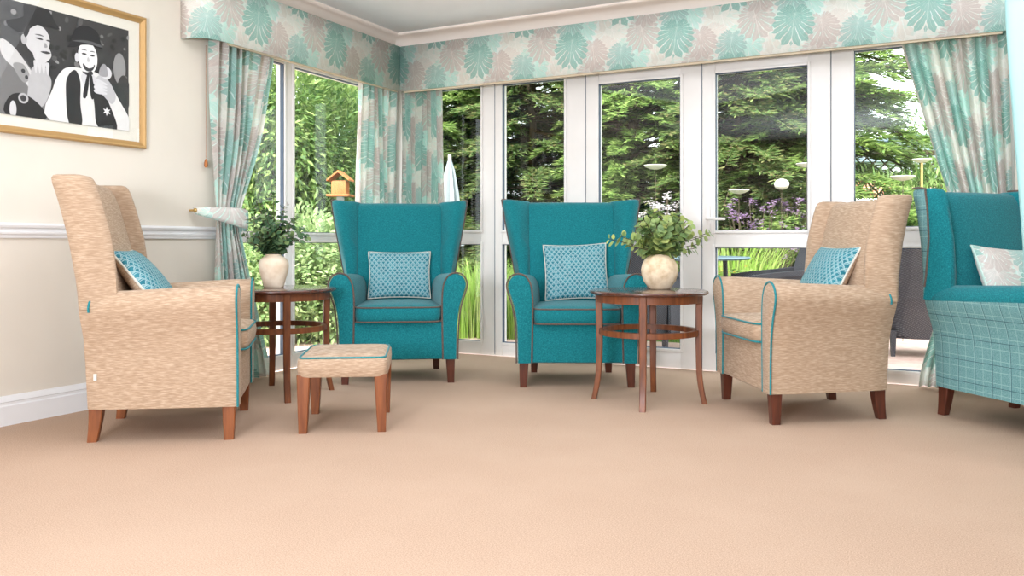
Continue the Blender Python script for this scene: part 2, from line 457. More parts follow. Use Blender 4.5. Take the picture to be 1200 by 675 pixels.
# ------------------------------------------------------------------ windows and glazed doors
# every unit is built in a plane: a = along the wall, b = depth outwards, z
def unit(name, kind_wall, a0, a1, panes, z0=0.0, z1=2.05, depth=.07, gaps=(), handle=None, proud=0.0):
    """frame is the full rectangle a0..a1 minus the panes [(a0,a1,z0,z1)]"""
    if kind_wall == 'back': P = lambda a, b, z: (a, YB + .02 - proud + b, z)
    else: P = lambda a, b, z: (XL - .02 + proud - b, a, z)
    r = empty(name, P((a0 + a1) / 2, 0, 0)); r['kind'] = 'structure'
    def bx(bm, A0, A1, B0, B1, Z0, Z1, bev=0):
        p, q = P(A0, B0, Z0), P(A1, B1, Z1)
        x0, x1 = sorted((p[0], q[0])); y0, y1 = sorted((p[1], q[1]))
        box(bm, x0, x1, y0, y1, Z0, Z1, bev)
    def part(nm, bm, mat, **kw):
        o = build(nm, bm, mat, smooth=30, **kw); o.parent = r; o.location = -Vector(r.location); return o
    # frame members: split on pane columns
    bm = bmesh.new()
    xs = sorted(set([a0, a1] + [v for p in panes for v in p[:2]]))
    cols = {}
    for p in panes: cols.setdefault((p[0], p[1]), []).append((p[2], p[3]))
    cur = a0
    for (c0, c1) in sorted(cols):
        if c0 > cur: bx(bm, cur, c0, 0, depth, z0, z1, .006)
        zc = z0
        for (q0, q1) in sorted(cols[(c0, c1)]):
            bx(bm, c0 - .003, c1 + .003, .004, depth - .004, zc, q0, .005); zc = q1
        bx(bm, c0 - .003, c1 + .003, .004, depth - .004, zc, z1, .005)
        cur = c1
    if a1 > cur: bx(bm, cur, a1, 0, depth, z0, z1, .006)
    # raised inner sash lip on every pane
    for (p0, p1, q0, q1) in panes:
        for A0, A1, Z0, Z1 in ((p0 - .018, p0, q0 - .018, q1 + .018), (p1, p1 + .018, q0 - .018, q1 + .018), (p0, p1, q0 - .018, q0), (p0, p1, q1, q1 + .018)):
            bx(bm, A0, A1, -.010, .01, Z0, Z1, .004)
    part('frame', bm, 'upvc_white')
    bm = bmesh.new()
    for (p0, p1, q0, q1) in panes:
        for A0, A1, Z0, Z1 in ((p0, p0 + .004, q0, q1), (p1 - .004, p1, q0, q1), (p0, p1, q0, q0 + .004), (p0, p1, q1 - .004, q1)):
            bx(bm, A0, A1, .0, .03, Z0, Z1)
    for g in gaps: bx(bm, g - .002, g + .002, -.0015, .004, z0 + .01, z1)
    part('seal', bm, 'gasket_dark')
    for (p0, p1, q0, q1) in panes:
        bm = bmesh.new(); bx(bm, p0, p1, .028, .034, q0, q1); part('pane', bm, 'window_glass')
    if handle:
        ha, hz = handle
        bm = bmesh.new(); bx(bm, ha - .015, ha + .015, -.012, 0, hz - .11, hz + .11, .006)
        p = [P(ha, -.01, hz + .02), P(ha, -.045, hz + .02), P(ha + .01, -.052, hz + .02), P(ha + .03, -.054, hz + .02), P(ha + .12, -.052, hz + .018)]
        tube(bm, cat(p, 4), .009, 10)
        part('handle', bm, 'upvc_white')
    return r
HB = 2.05
unit('window_1', 'left', 3.68, 5.30, [(3.75, 4.13, .10, .834), (3.75, 4.13, .90, 2.0), (4.225, 5.20, .10, .834), (4.225, 5.20, .90, 2.0)])
unit('window_2', 'back', XL, -2.885, [(-3.66, -3.0, .10, .82), (-3.66, -3.0, .925, 1.995)], gaps=())
unit('window_3', 'back', -2.885, -2.16, [(-2.82, -2.325, .10, .82), (-2.82, -2.325, .925, 1.99)], gaps=(-2.883,))
unit('door_1', 'back', -2.16, -1.347, [(-2.062, -1.488, .13, .80), (-2.062, -1.488, .915, 1.925)], gaps=(-2.158,), proud=.012)
unit('door_2', 'back', -1.347, -.56, [(-1.258, -.692, .115, .80), (-1.258, -.692, .91, 1.925)], gaps=(-1.345,), handle=(-1.305, .965), proud=.012)
unit('window_4', 'back', -.56, .40, [(-.428, .33, .08, .80), (-.428, .33, .925, 1.985)], gaps=(-.558,))
bm = bmesh.new(); box(bm, XL - .09, XL + .0, 5.30, YB + .09, 0, HB, .004); build('trim_3', bm, 'upvc_white', kind='structure')

# ------------------------------------------------------------------ pelmets
def strip(name, path, z0, z1, label, grp):
    r = empty(name, (path[0][0], path[0][1], z0), label=label, cat='pelmet', group=grp)
    L = [0]
    for a, b in zip(path[:-1], path[1:]): L.append(L[-1] + math.hypot(b[0] - a[0], b[1] - a[1]))
    vs, fs, uv = [], [], []
    # front skin, subdivided
    for (x, y), l in zip(path, L):
        for z in (z0, z1): vs.append((x, y, z)); uv.append((l + STRIPU[0], z - 2.15))
    n = len(path)
    for i in range(n - 1): fs.append((2 * i, 2 * i + 2, 2 * i + 3, 2 * i + 1))
    o = pydata('valance_fabric', vs, fs, 'leaf_print_pelmet', uvs=uv, smooth=True)
    md = o.modifiers.new('s', 'SOLIDIFY'); md.thickness = .012; md.offset = 0
    o.parent = r; o.location = -Vector(r.location)
    STRIPU[0] += L[-1]
    return r, L
STRIPU = [.2]
D = .17
LP = [(XL + .002, 3.285), (XL + .06, 3.288), (XL + .11, 3.305), (XL + .148, 3.345), (XL + .166, 3.40), (XL + D, 3.47), (XL + D, 4.0), (XL + D, YB - D)]
BP = [(XL + D + .004, YB - D), (-1.5, YB - D), (.33, YB - D), (.36, YB - D + .02), (.37, YB - D + .06), (.37, YB - .002)]
pl, _ = strip('pelmet', LP, 1.975, 2.312, 'leaf-printed fabric pelmet with rounded end, running over the left-hand side window', 'leaf-printed pelmets')
pb, _ = strip('pelmet', BP, 1.975, 2.312, 'long leaf-printed fabric pelmet over the glazed doors and back windows', 'leaf-printed pelmets')
for r, path, ins in ((pl, LP, 1), (pb, BP, 1)):
    bm = bmesh.new()
    if r is pl: box(bm, XL + .004, XL + D - .008, 3.42, YB - D, 2.285, 2.308); box(bm, XL + D - .024, XL + D - .009, 3.48, YB - D - .02, 1.967, 2.0)
    else: box(bm, XL + D + .006, .36, YB - D + .008, YB - .004, 2.285, 2.308); box(bm, XL + D + .03, .33, YB - D + .009, YB - D + .024, 1.963, 2.0)
    o = build('lining', bm, 'pelmet_lining', smooth=0); o.parent = r; o.location = -Vector(r.location)

# ------------------------------------------------------------------ curtains
def curtain(name, wall, tab, z0, z1, folds, flat, label, amp=.035, tie=None, u0=0, seed=1, off=.085):
    """tab: [(z, a0, a1)] the two edges along the wall at heights; folds: pleats; flat: cloth width"""
    rd = random.Random(seed); ph = [rd.uniform(-.9, .9) for _ in range(folds + 2)]
    if wall == 'back': P = lambda a, b, z: (a, YB - b, z)
    else: P = lambda a, b, z: (XL + b, a, z)
    tab = sorted(tab)
    nz, nu = 56, folds * 14
    t0 = [(q[0], q[1]) for q in tab]; t1 = [(q[0], q[2]) for q in tab]
    def sm(z, tb):   # smooth by averaging
        return sum(interp(z + dz, tb) for dz in (-.08, -.04, 0, .04, .08)) / 5
    vs, uv, fs = [], [], []
    ac = (tab[-1][1] + tab[-1][2]) / 2
    root = empty(name, P(ac, off, 0), label=label, cat='curtain', group='leaf-printed curtains')
    for j in range(nz + 1):
        z = lerp(z0, z1, j / nz); e0, e1 = sm(z, t0), sm(z, t1); w = abs(e1 - e0); w_top = abs(tab[-1][2] - tab[-1][1])
        pinch = min(1.0, w / w_top)
        am = amp * (.55 + .45 * pinch) * (1.0 + .25 * (1 - (z - z0) / (z1 - z0)))
        for i in range(nu + 1):
            s = i / nu
            k = s * folds; ki = int(k); p = lerp(ph[ki], ph[min(ki + 1, folds)], k - ki)
            ang = 2 * pi * k + p + .5 * sin(z * 2.3 + ki)
            b = off + am * (sin(ang) + .22 * sin(2 * ang + 1)) + .012 * sin(3 * z + s * 9)
            a = lerp(e0, e1, s) + (.35 * w / folds) * .5 * cos(ang)
            # nearer parts of the cloth overhang the edge
            if tie:
                g = math.exp(-((z - tie[0]) / .22) ** 2); b = lerp(b, off + (b - off) * .5, g)
            q = P(a, max(.012, b), z); vs.append(q); uv.append((u0 + s * flat, z))
    for j in range(nz):
        for i in range(nu):
            a = j * (nu + 1) + i; fs.append((a, a + 1, a + nu + 2, a + nu + 1))
    o = pydata('drape', vs, fs, 'leaf_print_drape', uvs=uv, smooth=True)
    o.parent = root; o.location = -Vector(root.location)
    if tie:
        tz, h, ha = tie     # height, band height, hook position along the wall
        e0, e1 = sm(tz, t0), sm(tz, t1); lo, hi = min(e0, e1), max(e0, e1)
        # band: from the hook across the front, round the far edge, back to the wall
        far = hi if abs(ha - hi) > abs(ha - lo) else lo; near = lo if far == hi else hi
        sgn = 1 if far > near else -1
        path = cat([(ha, .03), (ha + sgn * .03, off + .02), (near, off + .062), (lerp(near, far, .5), off + .085), (far + sgn * .004, off + .06), (far + sgn * .022, off), (far, off - .05)], 6)
        vs, uv, fs = [], [], []
        n = len(path)
        for i, q in enumerate(path):
            t = i / (n - 1)
            hh = h * (.35 + .95 * min(1, t / .5))
            zz = tz + .03 - .075 * t
            for k in range(5):
                vs.append(P(q[0], q[1] + .006 * sin(pi * k / 4), zz + hh * (k / 4 - .5))); uv.append((t * .5 + .3, zz + hh * (k / 4 - .5)))
        for i in range(n - 1):
            for k in range(4): a = i * 5 + k; fs.append((a, a + 1, a + 6, a + 5))
        tb = pydata('tieback', vs, fs, 'leaf_print_pelmet', uvs=uv, smooth=True)
        md = tb.modifiers.new('s', 'SOLIDIFY'); md.thickness = .006
        tb.parent = root; tb.location = -Vector(root.location)
        bm = bmesh.new()
        tube(bm, [P(ha, .0, tz + .03), P(ha, .045, tz + .03)], .006, 8)
        lathe_r = [(.001, 0), (.011, .002), (.014, .010), (.010, .02), (.001, .024)]
        c = P(ha, .045, tz + .03)
        v0 = len(bm.verts)
        bmesh.ops.create_uvsphere(bm, u_segments=12, v_segments=8, radius=.014, matrix=Matrix.Translation(c))
        hk = build('hook', bm, 'brass'); hk.parent = tb; hk.matrix_parent_inverse = Matrix.Identity(4)
    return root
curtain('curtain', 'left', [(2.02, 3.43, 3.90), (1.5, 3.44, 3.80), (1.2, 3.45, 3.70), (.98, 3.46, 3.62), (.8, 3.46, 3.66), (.02, 3.42, 3.86)], .012, 2.06, 7, .95,
        'leftmost leaf-printed curtain, gathered by a tieback on a wall hook', tie=(.985, .085, 3.345), u0=.1, seed=3)
curtain('curtain', 'left', [(2.02, 4.78, 5.24), (1.0, 4.76, 5.24), (.02, 4.74, 5.24)], .012, 2.06, 7, 1.0,
        'straight leaf-printed curtain on the left side wall just left of the room corner', u0=.5, seed=5, amp=.03)
curtain('curtain', 'back', [(2.02, -3.64, -3.28), (1.0, -3.64, -3.27), (.02, -3.64, -3.28)], .012, 2.06, 8, 1.1,
        'straight leaf-printed curtain on the back wall just right of the room corner', u0=.9, seed=8, amp=.026)
curtain('curtain', 'back', [(2.02, -.19, .35), (1.55, -.06, .36), (1.25, .02, .37), (1.0, .10, .38), (.88, .13, .38), (.75, .10, .38), (.1, -.08, .36), (.02, -.09, .36)], .012, 2.06, 9, 1.2,
        'rightmost leaf-printed curtain, sweeping down behind the plaid-sided teal chair', tie=(.88, .085, .43), u0=.2, seed=11)

# pale plain aqua drape at the far right of the view
def aqua():
    root = empty('aqua_curtain', W(2.13, 3.0, 0), label='plain pale aqua curtain at the right edge, in front of the plaid-sided teal chair', cat='curtain')
    vs, fs = [], []
    nz, nu = 24, 90
    for j in range(nz + 1):
        z = lerp(.01, ZC - .005, j / nz)
        e = interp(z, [(0, 1.882), (.8, 1.86), (1.6, 1.80), (2.4, 1.775)])
        for i in range(nu + 1):
            s = i / nu; lat = e + s * .62; dep = 3.0 - s * .1 + .02 * sin(s * 2 * pi * 7 + .3 * z)
            vs.append(W(lat, dep, z) - root.location)
    for j in range(nz):
        for i in range(nu): a = j * (nu + 1) + i; fs.append((a, a + 1, a + nu + 2, a + nu + 1))
    o = pydata('drape', vs, fs, 'aqua_voile', root, smooth=True)
aqua()

# ------------------------------------------------------------------ framed photograph
def picture():
    Y0, Y1, Z0, Z1 = 2.02, 3.036, 1.33, 2.03
    r = empty('framed_photograph', (XL + .02, (Y0 + Y1) / 2, Z0), label='gold-framed black and white photograph of two laughing men in hats', cat='picture')
    def part(nm, bm, mat, sm=30):
        o = build(nm, bm, mat, smooth=sm); o.parent = r; o.location = -Vector(r.location); return o
    bm = bmesh.new(); prof = [(0, 0), (0, .022), (.006, .030), (.014, .030), (.024, .022), (.034, .018), (.034, 0)]   # inwards, out
    rings = []
    for (cy, cz, sy, sz) in ((Y0, Z0, 1, 1), (Y1, Z0, -1, 1), (Y1, Z1, -1, -1), (Y0, Z1, 1, -1), (Y0, Z0, 1, 1)):
        rings.append([(XL + .001 + o, cy + sy * i, cz + sz * i) for i, o in prof])
    loft(bm, rings, caps=False); part('frame', bm, 'gold_frame')
    bm = bmesh.new(); box(bm, XL + .002, XL + .010, Y0 + .03, Y1 - .03, Z0 + .03, Z1 - .03); part('mount', bm, 'mount_card', 0)
    # the print, laid out in its own 0..1 coordinates (a: left-right, b: bottom-top)
    PY0, PY1, PZ0, PZ1 = 2.13, 2.936, 1.415, 1.942
    bm = bmesh.new()
    lay = [0]
    def poly(pts, tone, sub=4, closed=True):
        lay[0] += 1; x = XL + .0104 + lay[0] * .00006
        q = cat([(p[0], p[1], 0) for p in pts], sub, True) if sub > 1 else [Vector((p[0], p[1], 0)) for p in pts]
        vs = [bm.verts.new((x, lerp(PY0, PY1, min(1, max(0, p.x))), lerp(PZ0, PZ1, min(1, max(0, p.y))))) for p in q]
        try: f = bm.faces.new(vs)
        except ValueError: return
        f.material_index = tone
    def ell(a, b, ra, rb, tone, rot=0, n=20):
        asp = (PY1 - PY0) / (PZ1 - PZ0)
        pts = []
        for k in range(n):
            t = 2 * pi * k / n; x, y = ra * cos(t), rb * sin(t) / 1.0
            # rb is in units of width too
            X = x * cos(rot) - y * sin(rot); Y = x * sin(rot) + y * cos(rot)
            pts.append((a + X, b + Y * asp))
        poly(pts, tone, 1)
    poly([(0, 0), (1, 0), (1, 1), (0, 1)], 1, 1)
    rd = random.Random(4)
    for k in range(70):  # crowd and lights behind
        ell(rd.random(), rd.uniform(.45, .98), rd.uniform(.008, .03), rd.uniform(.008, .02), rd.choice([0, 0, 0, 2, 2, 3, 4]), rd.random() * 3, 9)
    ell(.93, .6, .045, .1, 4); ell(.96, .36, .05, .12, 1)
    # left man: jacket, shirt, face on hand, dark hat
    poly([(0, 0), (.0, .62), (.12, .60), (.24, .54), (.33, .46), (.44, .30), (.47, .12), (.45, 0)], 3)
    poly([(.17, .64), (.24, .60), (.33, .45), (.39, .30), (.34, .26), (.27, .38), (.18, .5)], 6)
    poly([(.24, .44), (.30, .46), (.34, .36), (.30, .30)], 4); ell(.30, .40, .012, .012, 1); ell(.32, .35, .01, .012, 1)
    ell(.385, .70, .075, .088, 6, -.15); ell(.305, .68, .018, .030, 5); poly([(.36, .62), (.44, .66), (.47, .58), (.42, .50), (.37, .52)], 6)
    ell(.40, .40, .055, .055, 5, .3); poly([(.34, .38), (.44, .42), (.47, .32), (.42, .12), (.33, .10), (.33, .28)], 5)
    for k in range(4): poly([(.36 + k * .024, .50), (.372 + k * .024, .515), (.385 + k * .024, .50), (.375 + k * .024, .40)], 6)
    poly([(.20, .80), (.30, .88), (.31, .99), (.44, .995), (.49, .90), (.52, .84), (.46, .845), (.38, .83), (.31, .75), (.26, .74)], 0)
    poly([(.30, .77), (.34, .82), (.33, .74), (.31, .70)], 1)
    poly([(.37, .715), (.40, .725), (.42, .712), (.40, .705)], 1, 2); poly([(.435, .715), (.455, .722), (.468, .712), (.455, .705)], 1, 2)
    poly([(.43, .69), (.445, .66), (.435, .645), (.425, .65)], 4); poly([(.40, .60), (.44, .615), (.465, .605), (.44, .590)], 1, 2)
    poly([(.365, .745), (.40, .755), (.425, .742), (.40, .742)], 2, 2)
    # camera and objects at the lower left
    poly([(.20, .0), (.22, .16), (.30, .20), (.40, .12), (.43, .0)], 0); ell(.30, .16, .03, .03, 5); ell(.30, .16, .018, .018, 1); ell(.24, .05, .02, .05, 6)
    # right man: white shirt, dark waistcoat with star, string tie, round hat
    poly([(.46, .0), (.48, .30), (.53, .46), (.60, .52), (.74, .52), (.84, .46), (.93, .28), (1, .12), (1, 0)], 7)
    poly([(.58, .0), (.56, .28), (.57, .42), (.62, .50), (.655, .40), (.655, .2), (.665, 0)], 0)
    poly([(.735, .45), (.80, .36), (.86, .22), (.91, .0), (.775, .0), (.75, .2)], 0)
    ell(.705, .64, .066, .10, 7, .05); ell(.632, .62, .014, .028, 6); poly([(.66, .46), (.70, .50), (.76, .47), (.74, .40), (.68, .38)], 6)
    poly([(.57, .70), (.60, .76), (.615, .86), (.66, .925), (.72, .935), (.77, .90), (.79, .82), (.80, .745), (.74, .765), (.67, .75), (.62, .715)], 0)
    poly([(.60, .765), (.70, .80), (.80, .785), (.795, .765), (.70, .775)], 2, 3)
    for ex in (.68, .735): poly([(ex - .018, .665), (ex, .678), (ex + .018, .668), (ex, .658)], 1, 2); poly([(ex - .02, .70), (ex, .712), (ex + .02, .704), (ex, .702)], 2, 2)
    poly([(.705, .65), (.72, .61), (.70, .60)], 5, 2)
    poly([(.672, .575), (.71, .562), (.752, .585), (.738, .53), (.705, .51), (.68, .53)], 1); poly([(.680, .573), (.71, .563), (.745, .582), (.735, .555), (.705, .542)], 7)
    poly([(.665, .50), (.70, .47), (.74, .49), (.73, .52), (.70, .50)], 1, 2)
    poly([(.70, .48), (.715, .47), (.70, .28), (.678, .25), (.672, .29)], 0, 2); poly([(.715, .48), (.735, .47), (.75, .30), (.735, .25), (.722, .30)], 0, 2)
    # his raised hand holding a glass
    poly([(.76, .46), (.80, .50), (.86, .44), (.90, .32), (.87, .24), (.80, .32), (.75, .36)], 5)
    for k in range(4): poly([(.745, .44 - k * .035), (.76, .46 - k * .035), (.83, .43 - k * .03), (.83, .41 - k * .03), (.77, .42 - k * .035)], 6)
    ell(.83, .53, .04, .04, 6, .4); poly([(.78, .50), (.80, .60), (.83, .60), (.84, .50)], 4)
    st = [(.835 + (.030 if k % 2 == 0 else .013) * sin(k * pi / 6), .16 + (.030 if k % 2 == 0 else .013) * cos(k * pi / 6) * 1.53) for k in range(12)]
    poly(st, 7, 1)
    me_o = part('print', bm, ['print_tone_%d' % i for i in range(8)], 0)
    bm = bmesh.new(); box(bm, XL + .0150, XL + .0165, Y0 + .03, Y1 - .03, Z0 + .03, Z1 - .03); part('glazing', bm, 'picture_glass', 0)
picture()

# ------------------------------------------------------------------ wingback armchairs
def arm_outline():
    p = [(.262, .142), (.259, .30), (.257, .44), (.258, .52), (.266, .585), (.288, .630), (.318, .650), (.350, .653), (.380, .640), (.400, .612), (.406, .582), (.398, .545), (.384, .505), (.369, .45), (.358, .38), (.352, .28), (.350, .142)]
    return [(v.x, v.y) for v in cat([(a, b, 0) for a, b in p], 3)]
OUT = arm_outline(); NO = len(OUT)
ARM_SPLIT = next(i for i, p in enumerate(OUT) if p[0] > .404)
def arm_pt(p, t, ins=0):
    """p outline point, t 0 front .. 1 rear; taper in plan, roll drops towards the rear"""
    x, z = p
    cx, cz = (.33, .59) if z > .5 else (.305, z)
    x = x + (cx - x) * ins * .0; 
    k = min(1, max(0, (z - .142) / .5))
    xx = x - .070 * t * (.85 + .15 * k); zz = z - (.030 * t if z > .5 else .030 * t * max(0, (z - .35) / .15) if z > .35 else 0)
    return xx, zz
def RY(z): return interp(z, [(.142, .276), (.40, .288), (.65, .306), (.85, .343), (1.0, .382), (1.12, .424)])
def make_chair(name, fabric, side, pipe, ridge_pipe, legs, flare=1.0, top=1.104, upright=0.0):
    rear_y = lambda z: RY(z) - max(0, z - .62) * upright
    front_y = lambda z: rear_y(z) - interp(z, [(.3, .15), (.65, .125), (1.1, .10)])
    up = lambda z: z if z < .65 else .65 + (z - .65) * (top - .65) / (1.104 - .65)
    r = empty(name)
    # legs
    for sx in (-1, 1):
        bm = bmesh.new(); rings = []
        for t in range(6):
            z = lerp(.15, 0, t / 5); h = lerp(.027, .0195, t / 5); cx = sx * (.306 + .004 * t / 5); cy = -.287
            rings.append([(cx + a * h, cy + b * h, z) for a, b in ((-1, -.85), (-.85, -1), (.85, -1), (1, -.85), (1, .85), (.85, 1), (-.85, 1), (-1, .85))])
        loft(bm, rings); build('leg', bm, legs, r, smooth=25)
        bm = bmesh.new(); rings = []
        for t in range(6):
            k = t / 5; z = lerp(.15, 0, k); h = lerp(.028, .019, k); cx = sx * (.235 + .004 * k); cy = .248 + .016 * k ** 1.6
            rings.append([(cx + a * h, cy + b * h, z) for a, b in ((-1, -.85), (-.85, -1), (.85, -1), (1, -.85), (1, .85), (.85, 1), (-.85, 1), (-1, .85))])
        loft(bm, rings); build('leg', bm, legs, r, smooth=25)
    # base with front rail
    bm = bmesh.new()
    rings = []
    for z, i in ((.142, .008), (.148, 0), (.25, 0), (.352, 0), (.362, .006)):
        f = -.318 + i; b = rear_y(z) - i - .004
        rings.append([(-.30, f, z), (-.15, f - .003, z), (0, f - .004, z), (.15, f - .003, z), (.30, f, z), (.27, b, z), (-.27, b, z)])
    loft(bm, rings); bmesh.ops.translate(bm, verts=bm.verts, vec=(0, 0, 0)); build('seat_base', bm, fabric, r, smooth=40)
    # arms
    for sx in (-1, 1):
        bm = bmesh.new(); rings = []
        NT = 14
        cx0, cz0 = .31, .42
        for j in range(NT + 1):
            t = j / NT; y = lerp(-.330, .335, t)
            ins = {0: .012, NT: .014}.get(j, .003 if j in (1, NT - 1) else 0)
            if j == 1: y = -.320
            ring = []
            for i, p in enumerate(OUT):
                nx, nz = OUT[min(i + 1, NO - 1)][0] - OUT[max(i - 1, 0)][0], OUT[min(i + 1, NO - 1)][1] - OUT[max(i - 1, 0)][1]
                L = math.hypot(nx, nz); nx, nz = nz / L, -nx / L       # inward normal
                xx, zz = arm_pt((p[0] + nx * ins, p[1] + nz * ins), t)
                # rear end follows the lean of the back
                yy = lerp(y, rear_y(zz) - .330 - .338 + .333, t) if False else -.330 + (rear_y(zz) - .004 + .330) * ((y + .330) / .665)
                ring.append((sx * xx, yy, zz))
            rings.append(ring)
        loft(bm, rings, mifn=lambda i: 1 if i >= ARM_SPLIT + 1 else 0)
        # under-face joins along closing edge
        a = build('arm', bm, [fabric, side], r, smooth=50)
        bm = bmesh.new()
        pts = []
        for i, p in enumerate(OUT):
            xx, zz = arm_pt(p, .01); pts.append((sx * xx, -.325, zz))
        tube(bm, pts, .0048, 8)
        # seam of the roll with the outer cover, running back
        if ridge_pipe:
            pass
        # piping at the back of the roll, where the wing meets it
        build('piping', bm, pipe, a)
        seg = []
        for i, p in enumerate(OUT):
            if OUT[i][1] > .57:
                xx, zz = arm_pt(p, .84); seg.append((sx * xx, .205 + (xx - .26) * .55, zz + .002))
        if not ridge_pipe:
            bm = bmesh.new(); tube(bm, seg, .0042, 8); build('piping', bm, pipe, a)
    # seat cushion: rounded slab with crown
    bm = bmesh.new(); rings = []
    def sq(hx, y0, y1, z, n=44, e=9):
        out = []
        for k in range(n):
            t = 2 * pi * k / n; c, s = cos(t), sin(t)
            X = hx * abs(c) ** (2 / e) * (1 if c >= 0 else -1); Y = (y1 - y0) / 2 * abs(s) ** (2 / e) * (1 if s >= 0 else -1)
            out.append((X, (y0 + y1) / 2 + Y, z))
        return out
    for ins, z in ((.20, .364), (.012, .364), (.002, .372), (-.003, .39), (-.006, .412), (-.004, .435), (0, .448), (.008, .457), (.06, .467), (.13, .474), (.22, .477)):
        rings.append(sq(.252 - ins, -.352 + ins, .205 - ins, z))
    loft(bm, rings); cu = build('seat_cushion', bm, fabric, r, smooth=60)
    for z, i in ((.452, .001), (.368, .001)):
        bm = bmesh.new(); tube(bm, sq(.252 + i, -.352 - i, .205 + i, z, 60), .0045, 8, closed=True); build('piping', bm, pipe, cu)
    # backrest
    bm = bmesh.new(); rings = []
    zs = [.34, .5, .62, .72, .82, .92, 1.0, 1.05, 1.075, 1.088, 1.094]
    for z in zs:
        yf, yr = front_y(z), rear_y(z); sh = {1.075: .006, 1.088: .018, 1.094: .035}.get(z, 0)
        w = .272; z = up(z)
        rings.append([(-w, yf + sh + .012, z), (-w * .8, yf + sh, z), (-w * .4, yf + sh - .008, z), (0, yf + sh - .010, z), (w * .4, yf + sh - .008, z), (w * .8, yf + sh, z), (w, yf + sh + .012, z), (w, yr - sh * .6, z), (0, yr - sh * .6, z), (-w, yr - sh * .6, z)])
    loft(bm, rings); build('backrest', bm, fabric, r, smooth=60)
    bm = bmesh.new()
    rings = [[(-.27, rear_y(z) - .02, z), (.27, rear_y(z) - .02, z), (.27, rear_y(z), z), (-.27, rear_y(z), z)] for z in (.142, .25, .35, .45)]
    loft(bm, rings); build('outside_back', bm, side, r, smooth=60)
    # wings
    for sx in (-1, 1):
        bm = bmesh.new(); rings = []; ridge = []
        zs = [.56, .62, .68, .74, .80, .86, .92, .98, 1.03, 1.07, 1.09, 1.100, 1.104]
        for z in zs:
            yf, yr = front_y(z), rear_y(z)
            sh = {1.09: .004, 1.100: .012, 1.104: .028}.get(z, 0)
            R = interp(z, [(.56, .345), (.65, .366), (.80, .392), (.95, .421), (1.104, .448)])
            R = .350 + (R - .350) * flare
            ry = yr - interp(z, [(.56, .02), (.66, .04), (.85, .075), (1.1, .105)])
            ny = ry - interp(z, [(.56, .13), (.66, .118), (.85, .09), (1.1, .055)])
            ni = interp(z, [(.56, .030), (.66, .036), (.85, .046), (1.1, .055)])
            p = [(.262, yf + .028), (.285, yf + .004), (.31, lerp(yf, ny, .45)), (R - ni - .035, lerp(yf, ny, .86)), (R - ni - .012, ny + .001), (R - ni + .006, ny + .004), (R - .018, ny + (ry - ny) * .38), (R - .006, ry - .016), (R, ry), (R - .010, lerp(ry, yr, .55)), (R - .022, yr - .006), (R - .040, yr), (.255, yr)]
            z = up(z)
            if R - ni - .035 < .32: p[1] = (.27, yf + .006); p[2] = (.278, lerp(yf, ny, .5)); p[3] = (max(.282, R - ni - .03), lerp(yf, ny, .86))
            cx = sum(a for a, _ in p) / len(p); cy = sum(b for _, b in p) / len(p)
            q = []
            for a, b in p:
                d = math.hypot(a - cx, b - cy); k = max(0, 1 - sh / max(d, .001)); q.append((sx * (cx + (a - cx) * k), cy + (b - cy) * k, z + (.0 if z < 1.0 else (a - .27) * .05)))
            rings.append(q)
            if z >= .62 and z <= up(1.1): ridge.append((sx * (R + .001), ry, z + (.0 if z < 1.0 else (R - .27) * .05)))
        rings = [[Vector(v) for v in g] for g in rings]
        loft(bm, rings, mifn=lambda i: 1 if i in (8, 9, 10, 11) else 0)
        w = build('wing', bm, [fabric, side], r, smooth=55)
        if ridge_pipe:
            yr = rear_y(1.1); lx, ly, lz = ridge[-1]; ridge += [(lx - sx * .012, lerp(ly, yr, .5), lz + .008), (lx - sx * .030, yr - .008, lz + .007)]
            bm = bmesh.new(); tube(bm, cat(ridge, 2), .0048, 8); build('piping', bm, pipe, w)
    return r

def pillow(name, w, h, d, mats, pipe, label, cat_='cushion', group=None, uvs=1.0):
    r = empty(name, label=label, cat=cat_, group=group)
    n = 26; vs, fs, uv, mi = [], [], [], []
    def pt(u, v, s):
        e = 1 - max(abs(u), abs(v)) ** 2.0
        bulge = d * ((1 - u * u) ** .5 * (1 - v * v) ** .5) ** .75 if abs(u) < 1 and abs(v) < 1 else 0
        # concave edges between pointed corners
        cu = 1 - .055 * (1 - v * v); cv = 1 - .065 * (1 - u * u)
        return (u * w / 2 * cu, s * bulge, v * h / 2 * cv)
    for s in (-1, 1):
        o = len(vs)
        for j in range(n + 1):
            for i in range(n + 1):
                u, v = -1 + 2 * i / n, -1 + 2 * j / n
                u, v = sin(u * pi / 2), sin(v * pi / 2)
                vs.append(pt(u, v, s)); uv.append((u * w / 2 + .3, v * h / 2 + .3))
        for j in range(n):
            for i in range(n): a = o + j * (n + 1) + i; fs.append((a, a + 1, a + n + 2, a + n + 1)); mi.append(0 if s < 0 else 1)
    c = pydata('cover', vs, fs, mats, r, uvs=uv, smooth=True, midx=mi)
    bm = bmesh.new(); edge = []
    N = 18
    for k in range(N): edge.append(pt(-1 + 2 * k / N, -1, 0))
    for k in range(N): edge.append(pt(1, -1 + 2 * k / N, 0))
    for k in range(N): edge.append(pt(1 - 2 * k / N, 1, 0))
    for k in range(N): edge.append(pt(-1, 1 - 2 * k / N, 0))
    tube(bm, edge, .0052, 8, closed=True); build('piping', bm, pipe, r)
    return r

